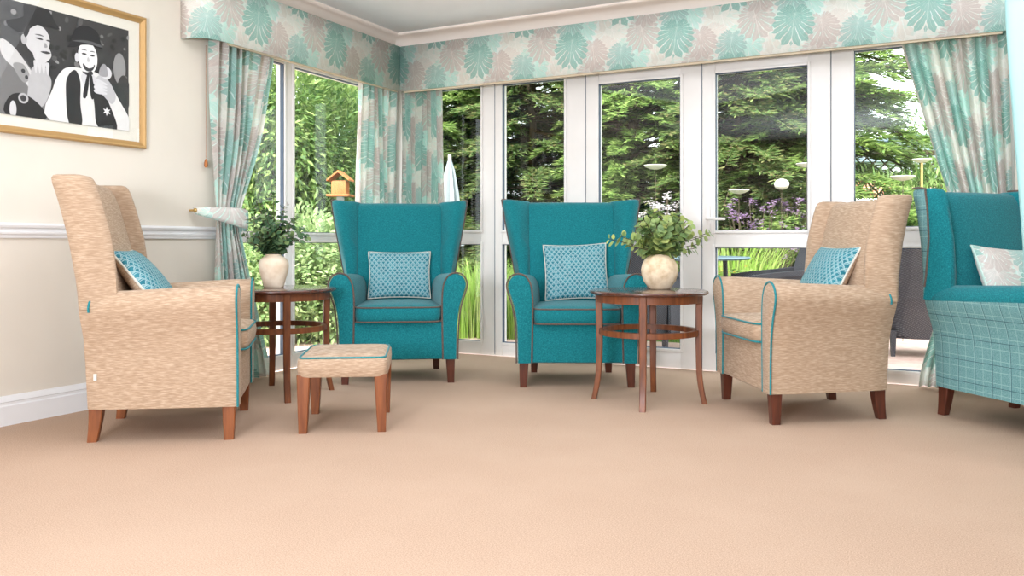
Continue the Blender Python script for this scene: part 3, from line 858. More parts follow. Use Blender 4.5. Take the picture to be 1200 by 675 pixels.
def place(o, pos, rz): o.location = pos; o.rotation_euler = (0, 0, rz)
def on_chair(p, chair, x, y, z, tilt, roll=0, yaw=0):
    """put a pillow at chair-local position, leaning back"""
    m = Matrix.Translation(chair.location) @ Matrix.Rotation(chair.rotation_euler.z, 4, 'Z') @ Matrix.Translation((x, y, z)) @ Matrix.Rotation(yaw, 4, 'Z') @ Matrix.Rotation(-tilt, 4, 'X') @ Matrix.Rotation(roll, 4, 'Y')
    p.location = m.to_translation(); p.rotation_euler = m.to_euler()

G_CH = 'wingback armchairs round the bay'
tealA = make_chair('wingback_armchair', 'teal_wool', 'teal_plaid', 'brown_pipe', True, 'leg_dark')
place(tealA, W(-.707, 5.173), heading(.12, -.993))
tag(tealA, 'teal wingback armchair with brown piping nearest the room corner', 'armchair', G_CH)
tealB = copy_tree(tealA); place(tealB, W(.378, 5.045), heading(-.01, -1))
tealB['label'] = 'teal wingback armchair with brown piping before the glazed doors, behind the stoneware vase table'
tealC = make_chair('wingback_armchair', 'teal_wool', 'teal_plaid', 'brown_pipe', True, 'leg_dark', flare=0.0, top=1.09, upright=.09); place(tealC, W(2.405, 3.835), heading(.358, -.934))
tag(tealC, 'teal wingback armchair showing its pale plaid outer side, cut off by the right edge', 'armchair', G_CH)
beL = make_chair('wingback_armchair', 'beige_slub', 'beige_slub', 'teal_pipe', False, 'leg_oak', flare=.12, upright=.025)
place(beL, W(-1.545, 3.74), heading(.975, .215))
tag(beL, 'beige slub wingback armchair with teal piping beside the cream wall under the picture', 'armchair', G_CH)
beR = make_chair('wingback_armchair', 'beige_slub', 'beige_slub', 'teal_pipe', False, 'leg_dark', flare=.12, top=1.050, upright=.09); place(beR, W(1.4585, 4.118), heading(-.995, -.10))
tag(beR, 'lower beige slub wingback armchair on the right, turned towards the stoneware vase', 'armchair', G_CH)
bm = bmesh.new(); box(bm, -.2955, -.288, .235, .248, .262, .290, .001)
# small white care tag on the outer rear edge of the left chair
lb = build('care_tag', bm, 'white_enamel', beL, smooth=0)

G_CU = 'patterned scatter cushions on the armchairs'
p1 = pillow('scatter_cushion', .395, .305, .060, ['scale_weave', 'scale_weave'], 'cream_pipe', 'wide teal scale-patterned cushion upright on the corner teal armchair', group=G_CU)
on_chair(p1, tealA, .0, .122, .625, radians(16))
p2 = pillow('scatter_cushion', .395, .355, .060, ['scale_weave', 'scale_weave'], 'cream_pipe', 'teal scale-patterned cushion upright on the middle teal armchair', group=G_CU)
on_chair(p2, tealB, .02, .120, .650, radians(16), roll=radians(-2))
p3 = pillow('scatter_cushion', .40, .36, .060, ['scale_weave', 'beige_slub'], 'cream_pipe', 'teal scale-patterned cushion leaning back in the left-hand beige armchair', group=G_CU)
on_chair(p3, beL, .02, .100, .652, radians(38))
p4 = copy_tree(p3); p4['label'] = 'teal scale-patterned cushion leaning back in the right-hand beige armchair'
on_chair(p4, beR, -.03, .118, .648, radians(28))
p5 = pillow('scatter_cushion', .42, .36, .062, ['leaf_print_pelmet', 'leaf_print_pelmet'], 'leaf_print_pelmet', 'pale leaf-printed cushion in the plaid-sided teal armchair at the right edge', group=G_CU)
on_chair(p5, tealC, .04, .10, .640, radians(24), roll=radians(4))

# ------------------------------------------------------------------ footstool
def stool():
    r = empty('footstool', W(-.765, 3.83), math.atan2(W(.331, .035).y, W(.331, .035).x), label='low beige footstool with teal piping and tapered wooden legs in front of the left armchair', cat='footstool')
    for sx in (-1, 1):
        for sy in (-1, 1):
            bm = bmesh.new(); rings = []
            for t in range(5):
                k = t / 4; z = lerp(.255, 0, k); h = lerp(.029, .0175, k); cx, cy = sx * (.166 + .004 * k), sy * (.205 + .004 * k)
                rings.append([(cx + a * h, cy + b * h, z) for a, b in ((-1, -.85), (-.85, -1), (.85, -1), (1, -.85), (1, .85), (.85, 1), (-.85, 1), (-1, .85))])
            loft(bm, rings); build('leg', bm, 'leg_oak', r, smooth=25)
    def sq(hx, hy, z, n=56, e=14):
        out = []
        for k in range(n):
            t = 2 * pi * k / n; c, s = cos(t), sin(t)
            out.append((hx * abs(c) ** (2 / e) * (1 if c >= 0 else -1), hy * abs(s) ** (2 / e) * (1 if s >= 0 else -1), z))
        return out
    bm = bmesh.new()
    loft(bm, [sq(.196 - i, .238 - i, z) for i, z in ((.02, .243), (.004, .245), (0, .252), (-.002, .285), (0, .318), (.010, .327))])
    build('upholstered_box', bm, 'beige_slub', r, smooth=50)
    bm = bmesh.new()
    loft(bm, [sq(.186 - i, .228 - i, z) for i, z in ((.01, .322), (0, .326), (.012, .333), (.05, .339), (.10, .342), (.16, .343))])
    top = build('top_pad', bm, 'beige_slub', r, smooth=50)
    bm = bmesh.new(); tube(bm, sq(.187, .229, .3285, 72), .0045, 8, closed=True); build('piping', bm, 'teal_pipe', top)
stool()

# ------------------------------------------------------------------ round side tables
def table():
    r = empty('side_table')
    bm = bmesh.new(); lathe(bm, [(.0, .562), (.296, .562), (.304, .565), (.309, .571), (.309, .576), (.305, .581), (.298, .583), (.0, .583)][1:-1], 72)
    build('tabletop', bm, 'mahogany_top', r, smooth=40)
    bm = bmesh.new(); rings = []
    N = 72
    prof = [(.272, .522), (.272, .5625), (.255, .5625), (.255, .522)]
    rings = [[(q[0] * cos(2 * pi * k / N), q[0] * sin(2 * pi * k / N), q[1]) for q in prof] for k in range(N + 1)]
    loft(bm, rings, caps=False); bmesh.ops.remove_doubles(bm, verts=bm.verts, dist=1e-5); build('apron', bm, 'mahogany', r, smooth=40)
    bm = bmesh.new(); prof = [(.258, .352), (.258, .380), (.232, .380), (.232, .352)]
    loft(bm, [[(q[0] * cos(2 * pi * k / N), q[0] * sin(2 * pi * k / N), q[1]) for q in prof] for k in range(N + 1)], caps=False)
    bmesh.ops.remove_doubles(bm, verts=bm.verts, dist=1e-5); build('stretcher_ring', bm, 'mahogany', r, smooth=40)
    for k in range(4):
        a = k * pi / 2; bm = bmesh.new(); rings = []
        for j in range(15):
            t = j / 14; z = lerp(.562, 0, t)
            rr = .262 - .004 * sin(pi * min(1, t / .8)) + .026 * max(0, (t - .70) / .30) ** 1.7
            h = lerp(.0185, .0155, t); hr = lerp(.0175, .0135, t)
            c, s = cos(a), sin(a)
            rings.append([((rr + p * hr) * c - q * h * s, (rr + p * hr) * s + q * h * c, z) for p, q in ((-1, -.8), (-.8, -1), (.8, -1), (1, -.8), (1, .8), (.8, 1), (-.8, 1), (-1, .8))])
        loft(bm, rings); build('leg', bm, 'mahogany', r, smooth=25)
    return r
tb2 = table(); place(tb2, W(.716, 4.336), 0)
v = W(.26, -.07); tb2.rotation_euler.z = math.atan2(v.y, v.x)
tag(tb2, 'round mahogany side table on curved legs between the middle teal chair and right beige chair', 'table', 'round side tables')
tb1 = copy_tree(tb2); place(tb1, W(-1.283, 4.55), 0); v = W(.24, .108); tb1.rotation_euler.z = math.atan2(v.y, v.x)
tb1['label'] = 'round mahogany side table half hidden behind the left beige armchair'

# ------------------------------------------------------------------ vases with eucalyptus
def frame_of(d):
    d = d.normalized(); a = d.cross(Vector((0, 0, 1)))
    if a.length < .05: a = Vector((1, 0, 0))
    a.normalize(); return d, a, a.cross(d).normalized()
def leaf_mesh(vs, fs, c, d, n, L, Wd, fold=.15, rnd_=True):
    """leaf at c pointing d, facing n"""
    d = d.normalized(); s = d.cross(n).normalized(); n = s.cross(d)
    o = len(vs)
    if rnd_:
        prof = [(0, 0), (.25, .42), (.55, .5), (.85, .33), (1, 0)]
    else: prof = [(0, .06), (.35, .5), (.7, .34), (1, 0)]
    k = len(prof)
    for t, w in prof: vs.append(c + d * (L * t) + n * (-.12 * L * t * t)); 
    for sgn in (1, -1):
        for t, w in prof[1:-1]: vs.append(c + d * (L * t) + s * (sgn * w * Wd) + n * (fold * Wd * w - .12 * L * t * t))
    m = k - 2
    for sgn in (0, 1):
        b = o + k + sgn * m
        e = [o] + [b + i for i in range(m)] + [o + k - 1]
        for i in range(k - 1):
            q = [o + i, o + i + 1]; a1, a0 = e[i + 1], e[i]
            f = [o + i, o + i + 1] + ([a1] if a1 != o + i + 1 else []) + ([a0] if a0 != o + i else [])
            if len(f) >= 3: fs.append(tuple(f if sgn == 0 else f[::-1]))
def bouquet(name, base, stems, mat, L, label, cat_, seed, flowers=None):
    rd = random.Random(seed); r = empty(name, base, label=label, cat=cat_)
    vs, fs = [], []; bm = bmesh.new(); fv, ff = [], []
    for (dx, dy, h, curve) in stems:
        p0 = Vector((dx * .10, dy * .10, -.08)); pm = Vector((dx * .30, dy * .30, h * .45)); p1 = Vector((dx, dy, h))
        pts = cat([p0, p0 * .3 + Vector((0, 0, .02)), pm, p1], 6); tube(bm, pts, .0018, 5)
        n = len(pts)
        for i in range(6, n):
            t = i / (n - 1)
            d = (pts[i] - pts[i - 1]).normalized()
            for k in range(2):
                a = rd.uniform(0, 2 * pi); _, s1, s2 = frame_of(d)
                out = (s1 * cos(a) + s2 * sin(a)); dirn = (out + d * .5 + Vector((0, 0, .1))).normalized()
                nn = (d + Vector((rd.uniform(-.6, .6), rd.uniform(-.9, .1), rd.uniform(-.2, .8)))).normalized()
                ll = L * rd.uniform(.7, 1.15) * (1 - .45 * max(0, t - .6) / .4)
                leaf_mesh(vs, fs, pts[i] + out * .004, dirn, nn, ll, ll * .92, .12)
        if flowers and rd.random() < flowers:
            for k in range(3):
                c = p1 + Vector((rd.uniform(-.02, .02), rd.uniform(-.02, .02), rd.uniform(0, .02)))
                for q in range(5):
                    a = q * 2 * pi / 5; leaf_mesh(fv, ff, c, Vector((cos(a), sin(a), .5)), Vector((0, 0, 1)), .011, .009)
    build('stems', bm, 'bark', r)
    pydata('leaves', vs, fs, mat, r, smooth=True)
    if fv: pydata('blossoms', fv, ff, 'white_petals', r)
    return r
zt = .583
c2 = W(.79, 4.42)
bm = bmesh.new(); lathe(bm, [(.050, 0), (.056, .004), (.066, .016), (.086, .045), (.096, .080), (.098, .105), (.092, .135), (.078, .160), (.060, .176), (.048, .183), (.044, .186), (.038, .182), (.050, .165), (.070, .14), (.080, .10), (.060, .03), (.02, .012)], 56)
build('vase', bm, 'ceramic_stone', loc=(c2.x, c2.y, zt), label='round rough cream stoneware vase on the right-hand side table', cat='vase', smooth=60)
rd = random.Random(21)
st = []
for k in range(44):
    a = rd.uniform(0, 2 * pi); rr = rd.uniform(.02, .19) ; st.append((rr * cos(a), rr * .8 * sin(a), rd.uniform(.055, .20) * (1.15 - rr * 2.0) + .025, 0))
vr = Vector((CT, ST, 0))
for lat, h in ((-.26, .085), (-.20, .10), (.24, .10), (.22, .06), (.19, .035), (.14, .15), (-.16, .05), (.27, .12)):
    st.append((lat * CT, lat * ST - .02, h, 0))
bouquet('eucalyptus_bunch', (c2.x, c2.y, zt + .182), st, 'eucalyptus_pale', .062, 'spreading bunch of pale green eucalyptus in the round rough vase', 'plant', 5)
c1 = W(-1.31, 4.54)
bm = bmesh.new(); lathe(bm, [(.048, 0), (.053, .003), (.056, .014), (.064, .045), (.075, .085), (.081, .118), (.079, .140), (.068, .160), (.052, .172), (.044, .178), (.045, .184), (.040, .186), (.036, .178), (.060, .15), (.070, .11), (.050, .03), (.02, .012)], 56)
build('vase', bm, 'ceramic_cream', loc=(c1.x, c1.y, zt), label='smooth cream shouldered vase on the left-hand side table', cat='vase', smooth=60)
st = []
for k in range(42):
    a = rd.uniform(0, 2 * pi); rr = rd.uniform(.015, .14); st.append((rr * cos(a), rr * sin(a), rd.uniform(.05, .22) * (1.1 - rr * 1.8) + .02, 0))
for lat, h in ((-.10, .30), (-.08, .25), (.0, .33), (.06, .27), (-.13, .19), (.16, .13), (.18, .10), (.12, .18), (-.16, .10)):
    st.append((lat * CT, lat * ST, h, 0))
bouquet('eucalyptus_bunch', (c1.x, c1.y, zt + .182), st, 'eucalyptus_dark', .050, 'tall bunch of dark green round-leaved stems with tiny blossoms in the smooth vase', 'plant', 9, flowers=.5)

# orange cord pull hanging at the edge of the left curtain
bm = bmesh.new(); tube(bm, [(XL + .03, 3.435, 1.97), (XL + .03, 3.435, 1.32)], .0012, 6)
lathe(bm, [(.002, .05), (.006, .045), (.010, .030), (.011, .012), (.007, 0)], 14, (XL + .03, 3.435, 1.265))
build('cord_pull', bm, 'orange_timber', label='small orange cord pull hanging against the wall edge of the left curtain', cat='cord pull')

# ------------------------------------------------------------------ garden
ZG = -.05
bm = bmesh.new(); box(bm, XL - 9, 9, YB + T, 7.15, ZG - .1, ZG); box(bm, XL - 9, XL - T, -1, YB + T, ZG - .1, ZG); box(bm, -1.7, 9, 7.15, 8.6, ZG - .1, ZG)
build('patio', bm, 'pink_paving', smooth=0, kind='structure')
bm = bmesh.new(); box(bm, -22, 22, 7.15, 34, ZG - .12, ZG - .01); build('lawn', bm, 'turf', smooth=0, kind='structure')

def at_px(px, dep, z=0): return W((px - 600) / FPX * dep, dep, z)

# conifers
def conifer(name, seed, H, R, mat):
    rd = random.Random(seed); r = empty(name)
    vs, fs = [], []; bm = bmesh.new()
    tube(bm, [(0, 0, 0), (.03, 0, H * .4), (0, .02, H * .97)], .11, 8, rfn=lambda t: .12 * (1 - t) + .015)
    z = .12
    while z < H:
        t = z / H; rad = R * (1 - t) ** .7 * rd.uniform(.8, 1.1) + .1
        for b in range(10):
            a = rd.uniform(0, 2 * pi); L = rad * rd.uniform(.7, 1.08); rise = rd.uniform(-.05, .30)
            zz = z + rd.uniform(-.08, .08)
            u = Vector((cos(a), sin(a), 0)); s = Vector((-sin(a), cos(a), 0))
            br = [u * (L * q) + Vector((0, 0, zz + rise * L * q - .32 * L * q * q)) for q in (0, .35, .7, 1)]
            tube(bm, br, .012, 4, rfn=lambda t: .016 * (1 - t) + .003)
            n = max(8, int(L / .030))
            for k in range(n):
                q = .25 + .75 * (k + rd.random()) / n
                c = u * (L * q) + Vector((0, 0, zz + rise * L * q - .32 * L * q * q))
                spr = .20 * (1.15 - q) + .07
                for sd in (-1, 1):
                    d = (s * sd * rd.uniform(.5, 1.1) + u * rd.uniform(.4, 1) + Vector((0, 0, rd.uniform(-.35, .15)))).normalized()
                    # a twig with flat needles sprays
                    for w in range(5):
                        c2 = c + d * (spr * w / 5); d2 = (d + s * rd.uniform(-.6, .6) + u * rd.uniform(0, .5) + Vector((0, 0, rd.uniform(-.3, .2)))).normalized()
                        nn = Vector((rd.uniform(-.4, .4), rd.uniform(-.4, .4), 1)).normalized()
                        o = len(vs); ll = rd.uniform(.07, .13); ww = rd.uniform(.011, .020); sv = d2.cross(nn).normalized()
                        vs += [c2, c2 + d2 * ll * .5 + sv * ww, c2 + d2 * ll, c2 + d2 * ll * .5 - sv * ww]
                        fs.append((o, o + 1, o + 2, o + 3))
        z += lerp(.13, .17, t)
    pydata('foliage', vs, fs, mat, r)
    build('trunk', bm, 'bark', r)
    return r
cA = conifer('conifer_tree', 31, 6.4, 1.7, 'conifer_spray')
cB = conifer('conifer_tree', 57, 6.8, 1.8, 'conifer_dark')
spots = [(505, 12.2, 0, 'leftmost conifer of the hedge row, seen beside the corner curtain'),
         (622, 11.6, 1, 'conifer of the hedge row seen through the window above the middle teal chair'),
         (745, 10.9, 2, 'conifer of the hedge row filling the left glazed door'),
         (868, 10.2, 3, 'conifer of the hedge row filling the right glazed door'),
         (955, 9.9, 4, 'rightmost conifer of the hedge row, its branches against the sky'),
         (565, 14.0, 5, 'conifer standing behind the left end of the hedge row'),
         (690, 13.6, 6, 'conifer standing behind the middle of the hedge row'),
         (815, 13.0, 7, 'conifer standing behind the right half of the hedge row'),
         (905, 12.6, 8, 'conifer standing behind the right end of the hedge row')]
for i, (px, dep, k, lab) in enumerate(spots):
    o = cA if i == 0 else cB if i == 1 else copy_tree(cA if (i % 2 == 0) else cB)
    p = at_px(px, dep, ZG - .02); o.location = p; o.rotation_euler = (0, 0, k * 1.7)
    tag(o, 'tall green ' + lab, 'tree', 'conifers behind the garden')

# leafy shrubs
def shrub_mesh(name, seed, rx, ry, rz, n, L, Wd, mat, up=.4, round_=False):
    rd = random.Random(seed); r = empty(name); vs, fs = [], []; bm = bmesh.new()
    blobs = [(Vector((rd.uniform(-.35, .35) * rx, rd.uniform(-.35, .35) * ry, rz * rd.uniform(.35, 1.35))), rd.uniform(.45, .7)) for _ in range(14)]
    for k in range(9):
        b = blobs[k][0]; tube(bm, [(0, 0, 0), (b.x * .4, b.y * .4, b.z * .5), b], .012, 5)
    for k in range(n):
        c, q = rd.choice(blobs)
        v = Vector((rd.gauss(0, 1), rd.gauss(0, 1), rd.gauss(0, 1))).normalized()
        p = c + Vector((v.x * rx * q, v.y * ry * q, v.z * rz * q)) * rd.uniform(.7, 1.03)
        if p.z < .02: p.z = rd.uniform(.02, .2)
        d = (v + Vector((rd.uniform(-.6, .6), rd.uniform(-.6, .6), rd.uniform(-.5, up)))).normalized()
        leaf_mesh(vs, fs, p, d, (v + Vector((0, 0, .7))).normalized(), L * rd.uniform(.7, 1.3), Wd * rd.uniform(.7, 1.2), .2, round_)
    pydata('foliage', vs, fs, mat, r); build('branches', bm, 'bark', r)
    return r
sh = shrub_mesh('laurel_shrub', 3, 1.0, 1.0, 1.5, 14000, .085, .030, 'laurel')
G_S = 'leafy shrubs beyond the side window'
for i, (px, dep, lab) in enumerate([(372, 9.2, 'bright leafy laurel shrub seen through the right pane of the side window'), (300, 8.6, 'bright leafy laurel shrub showing beside the left curtain'), (425, 11.5, 'leafy laurel shrub farther back near the corner curtain'), (340, 10.5, 'tall leafy laurel shrub behind the mullion of the side window')]):
    o = sh if i == 0 else copy_tree(sh)
    o.location = at_px(px, dep, ZG); o.rotation_euler = (0, 0, i * 1.9); o.scale = (1, 1, 1.15 if i < 2 else 1.45); tag(o, lab, 'shrub', G_S)
hd = shrub_mesh('clipped_hedge_bush', 13, .75, .55, .62, 6000, .06, .03, 'hedge_leaf', round_=True)
for i, (px, dep, lab) in enumerate([(318, 7.2, 'low clipped pale green bush outside the side window, nearest the left curtain'), (378, 7.6, 'low clipped pale green bush outside the side window beside the corner teal chair')]):
    o = hd if i == 0 else copy_tree(hd)
    o.location = at_px(px, dep, ZG); o.rotation_euler = (0, 0, .5 + i * 1.9); tag(o, lab, 'shrub', 'clipped bushes')
rs = shrub_mesh('garden_shrub', 23, .9, .8, .75, 9000, .08, .026, 'laurel')
rs.location = at_px(1062, 9.2, ZG); rs.scale = (1, 1, 1.4); tag(rs, 'loose green shrub outside the far right window below the white sky', 'shrub')
rs2 = copy_tree(sh); rs2.name = 'garden_shrub'; rs2.location = at_px(1120, 11.0, ZG); rs2.scale = (1.1, 1.1, .95); tag(rs2, 'large green shrub behind the loose one outside the far right window', 'shrub')

# grass clumps
def grass(name, seed, n, R, H, mat, lean=.35, wd=.006):
    rd = random.Random(seed); vs, fs = [], []
    for k in range(n):
        a = rd.uniform(0, 2 * pi); rr = R * rd.random() ** .6; b = Vector((rr * cos(a), rr * sin(a), 0)); h = H * rd.uniform(.55, 1.05)
        dr = Vector((cos(a + rd.uniform(-.8, .8)), sin(a + rd.uniform(-.8, .8)), 0)) * lean * h * rd.uniform(.3, 1.2)
        s = Vector((rd.uniform(-1, 1), rd.uniform(-1, 1), 0)).normalized() * wd * rd.uniform(.7, 1.3)
        o = len(vs); S_ = 5
        for i in range(S_ + 1):
            t = i / S_; c = b + dr * t ** 2 + Vector((0, 0, h * (t - .25 * t ** 3))); w = 1 - t ** 1.5
            vs += [c - s * w, c + s * w]
        for i in range(S_): q = o + 2 * i; fs.append((q, q + 1, q + 3, q + 2))
    return pydata(name, vs, fs, mat)
g1 = grass('grass_clump', 2, 900, .34, 1.0, 'grass_blade')
G_G = 'tall grass clumps beside the patio'
for i, (px, dep, sc, lab) in enumerate([(555, 7.9, 1, 'tall bright grass clump seen low between the two front-facing teal chairs, left of the mullion'),
        (598, 7.8, .95, 'tall bright grass clump seen beside the left arm of the middle teal chair'),
        (640, 8.2, .9, 'tall grass clump hidden mostly behind the middle teal chair'),
        (775, 8.3, .95, 'tall grass clump rising behind the right vase of eucalyptus'),
        (852, 8.6, 1.36, 'pale feathery grass clump at the lower left of the right glazed door')]):
    o = g1 if i == 0 else copy_tree(g1)
    o.location = at_px(px, dep, ZG - .01); o.rotation_euler = (0, 0, i * 1.3); o.scale = (sc, sc, sc); tag(o, lab, 'grass', G_G)
# long lawn grass nobody could count
vs, fs = [], []
rd = random.Random(77)
for k in range(16000):
    x = rd.uniform(-6, 3.5); y = rd.uniform(7.2 if x < -1.75 else 8.65, 10.5); h = rd.uniform(.10, .32); c = Vector((x, y, ZG - .01)); s = Vector((rd.uniform(-1, 1), rd.uniform(-1, 1), 0)).normalized() * .006
    d = Vector((rd.uniform(-.4, .4) * h, rd.uniform(-.4, .4) * h, h)); o = len(vs); vs += [c - s, c + s, c + d * .6 + s * .7, c + d, c + d * .6 - s * .7]; fs.append((o, o + 1, o + 2, o + 3, o + 4))
pydata('lawn_grass', vs, fs, 'lawn_blade', label='long bright green grass growing between the patio and the conifers', cat='grass', kind='stuff')

# flowering plants
def flowers(name, seed, R, H, n, petal, label, grp):
    rd = random.Random(seed); r = empty(name); bm = bmesh.new(); lv, lf, pv, pf = [], [], [], []
    for k in range(n):
        a = rd.uniform(0, 2 * pi); rr = R * rd.random() ** .5; h = H * rd.uniform(.55, 1.08); p1 = Vector((rr * cos(a), rr * sin(a), h)); p0 = p1 * .3; p0.z = 0
        tube(bm, [p0, (p0 + p1) / 2, p1], .003, 4)
        for j in range(12):
            t = rd.uniform(.05, .85); c = p0.lerp(p1, t); b = rd.uniform(0, 2 * pi)
            leaf_mesh(lv, lf, c, Vector((cos(b), sin(b), .3)), Vector((0, 0, 1)), .09, .028, .2, False)
        for j in range(16):
            c = p1 + Vector((rd.gauss(0, .022), rd.gauss(0, .022), rd.gauss(0, .018)))
            for q in range(4): b = q * pi / 2 + rd.random(); leaf_mesh(pv, pf, c, Vector((cos(b), sin(b), rd.uniform(-.2, .7))), Vector((0, 0, 1)), .017, .014)
    build('stems', bm, 'bark', r); pydata('leaves', lv, lf, 'laurel', r); pydata('blossoms', pv, pf, petal, r)
    return tag(r, label, 'flowers', grp)
f1 = flowers('flowering_plant', 5, .42, 1.24, 46, 'purple_petals', 'purple-flowered plant at the lower middle of the right glazed door', 'flowering plants')
f1.location = at_px(893, 8.6, ZG)
f2 = copy_tree(f1); f2.location = at_px(940, 9.0, ZG); f2.rotation_euler.z = 1.9; f2['label'] = 'purple-flowered plant at the lower right of the right glazed door'
f3 = flowers('flowering_plant', 8, .36, 1.28, 55, 'white_petals', 'pale white-flowered plant behind the right vase, low in the left glazed door', 'flowering plants')
f3.location = at_px(782, 8.0, ZG)

# ---- outdoor furniture
def wicker_chair(name):
    r = empty(name)
    def sq(hx, y0, y1, z, n=32, e=5):
        return [(hx * abs(cos(t)) ** (2 / e) * (1 if cos(t) >= 0 else -1), (y0 + y1) / 2 + (y1 - y0) / 2 * abs(sin(t)) ** (2 / e) * (1 if sin(t) >= 0 else -1), z) for t in [2 * pi * k / n for k in range(n)]]
    bm = bmesh.new(); loft(bm, [sq(.27 + o, -.28 - o, .24, z) for o, z in ((0, .16), (.01, .2), (.015, .36), (.01, .40), (0, .41))]); build('seat', bm, 'grey_wicker', r, smooth=50)
    bm = bmesh.new(); rings = []
    for z, y, w in ((.14, .22, .27), (.4, .26, .29), (.6, .30, .30), (.75, .34, .30), (.84, .37, .28), (.86, .38, .26)):
        rings.append([(w * sin(t), y - .16 * (1 - cos(t)) , z) for t in [-1.1 + 2.2 * k / 14 for k in range(15)]] + [(w * 1.08 * sin(t), y + .035 - .16 * (1 - cos(t)), z) for t in [1.1 - 2.2 * k / 14 for k in range(15)]])
    loft(bm, rings); build('backrest', bm, 'grey_wicker', r, smooth=50)
    for sx in (-1, 1):
        bm = bmesh.new(); rings = []
        for y, z in ((.26, .66), (.1, .64), (-.1, .62), (-.24, .60), (-.29, .57), (-.30, .50)):
            rings.append([(sx * .26, y, z - .02), (sx * .26, y, z + .02), (sx * .33, y, z + .02), (sx * .33, y, z - .02)])
        loft(bm, rings)
        loft(bm, [[(sx * .285, .2, z), (sx * .305, .2, z), (sx * .305, -.28, z), (sx * .285, -.28, z)] for z in (.2, .4, .62)])
        build('arm', bm, 'grey_wicker', r, smooth=40)
        for y in (-.25, .20):
            bm = bmesh.new(); loft(bm, [[(sx * .26 + a * h, y + b * h, z) for a, b in ((-1, -1), (1, -1), (1, 1), (-1, 1))] for z, h in ((.2, .022), (0, .014))]); build('leg', bm, 'grey_wicker', r, smooth=0)
    return r
G_W = 'wicker armchairs on the patio'
wc = wicker_chair('wicker_armchair'); p = at_px(1080, 6.55, ZG); place(wc, p, heading(.2, 1)); tag(wc, 'grey wicker garden chair with its back to the glass at the far right window', 'armchair', G_W)
for px, dep, hx, hy, lab in ((905, 6.75, -1, .1, 'grey wicker garden chair side-on outside the right glazed door, drawn up to the garden table'), (752, 6.55, .5, .9, 'grey wicker garden chair outside the left glazed door behind the mahogany table')):
    o = copy_tree(wc); place(o, at_px(px, dep, ZG), heading(hx, hy)); o['label'] = lab
def gtable():
    r = empty('garden_table', at_px(800, 7.15, ZG), label='round garden table with a blue-grey top seen through the glazed doors', cat='table')
    bm = bmesh.new(); lathe(bm, [(.50, .735), (.56, .738), (.57, .75), (.56, .762), (.50, .765)], 48); build('tabletop', bm, 'slate_blue', r)
    for k in range(4):
        a = pi / 4 + k * pi / 2; bm = bmesh.new(); tube(bm, [(.42 * cos(a), .42 * sin(a), .74), (.45 * cos(a), .45 * sin(a), 0)], .02, 10); build('leg', bm, 'grey_wicker', r)
gtable()

# lamp reflections in the glass, modelled as dishes and a ball on added stakes
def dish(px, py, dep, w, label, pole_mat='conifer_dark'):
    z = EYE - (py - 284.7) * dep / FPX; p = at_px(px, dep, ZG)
    r = empty('reflection_dish', p, label=label, cat='reflection', group='lamp reflections shaped as dishes'); h = z - ZG
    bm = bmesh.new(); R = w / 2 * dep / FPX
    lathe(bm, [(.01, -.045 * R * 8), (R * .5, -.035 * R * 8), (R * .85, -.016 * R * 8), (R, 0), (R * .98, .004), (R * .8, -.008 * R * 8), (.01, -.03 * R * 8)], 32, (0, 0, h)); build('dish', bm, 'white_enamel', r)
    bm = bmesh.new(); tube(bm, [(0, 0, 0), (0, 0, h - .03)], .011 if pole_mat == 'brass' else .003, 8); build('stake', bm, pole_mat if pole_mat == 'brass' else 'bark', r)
dish(768, 194, 8.4, 27, 'lamp reflection shaped as a white dish on a stake, in the left glazed door')
dish(866, 223, 8.0, 24, 'lamp reflection shaped as a white dish, low left in the right glazed door')
dish(945, 192, 8.2, 24, 'lamp reflection shaped as a white dish, right edge of the right glazed door')
dish(1058, 207, 7.4, 28, 'lamp reflection shaped as a white dish, lower of two in the far right window')
dish(1080, 187, 7.9, 22, 'lamp reflection shaped as a dish on a gold stake, upper in far right window', 'brass')
r = empty('reflection_ball', at_px(916, 8.1, ZG), label='lamp reflection shaped as a white ball on a stake in the right glazed door', cat='reflection')
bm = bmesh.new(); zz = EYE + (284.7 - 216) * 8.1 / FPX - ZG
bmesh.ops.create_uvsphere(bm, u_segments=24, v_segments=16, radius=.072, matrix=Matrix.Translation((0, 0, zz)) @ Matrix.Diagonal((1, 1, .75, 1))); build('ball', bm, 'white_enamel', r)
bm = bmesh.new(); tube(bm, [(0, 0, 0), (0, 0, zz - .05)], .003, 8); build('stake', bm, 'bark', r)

# closed parasol beyond the corner curtain
r = empty('parasol', at_px(527, 8.8, ZG), label='closed white parasol standing just right of the corner curtain', cat='parasol')
bm = bmesh.new(); N = 32
loft(bm, [[((q + .02 * q / .12 * sin(8 * 2 * pi * k / N)) * cos(2 * pi * k / N), (q + .02 * q / .12 * sin(8 * 2 * pi * k / N)) * sin(2 * pi * k / N), z) for k in range(N)] for q, z in ((.14, .85), (.12, 1.1), (.09, 1.4), (.05, 1.65), (.012, 1.78))]); build('canopy', bm, 'white_canvas', r, smooth=70)
bm = bmesh.new(); tube(bm, [(0, 0, 0), (0, 0, 1.82)], .018, 10); build('pole', bm, 'upvc_white', r)
bm = bmesh.new(); lathe(bm, [(.22, 0), (.22, .05), (.05, .08), (.03, .2)], 28); build('base', bm, 'slate_blue', r)

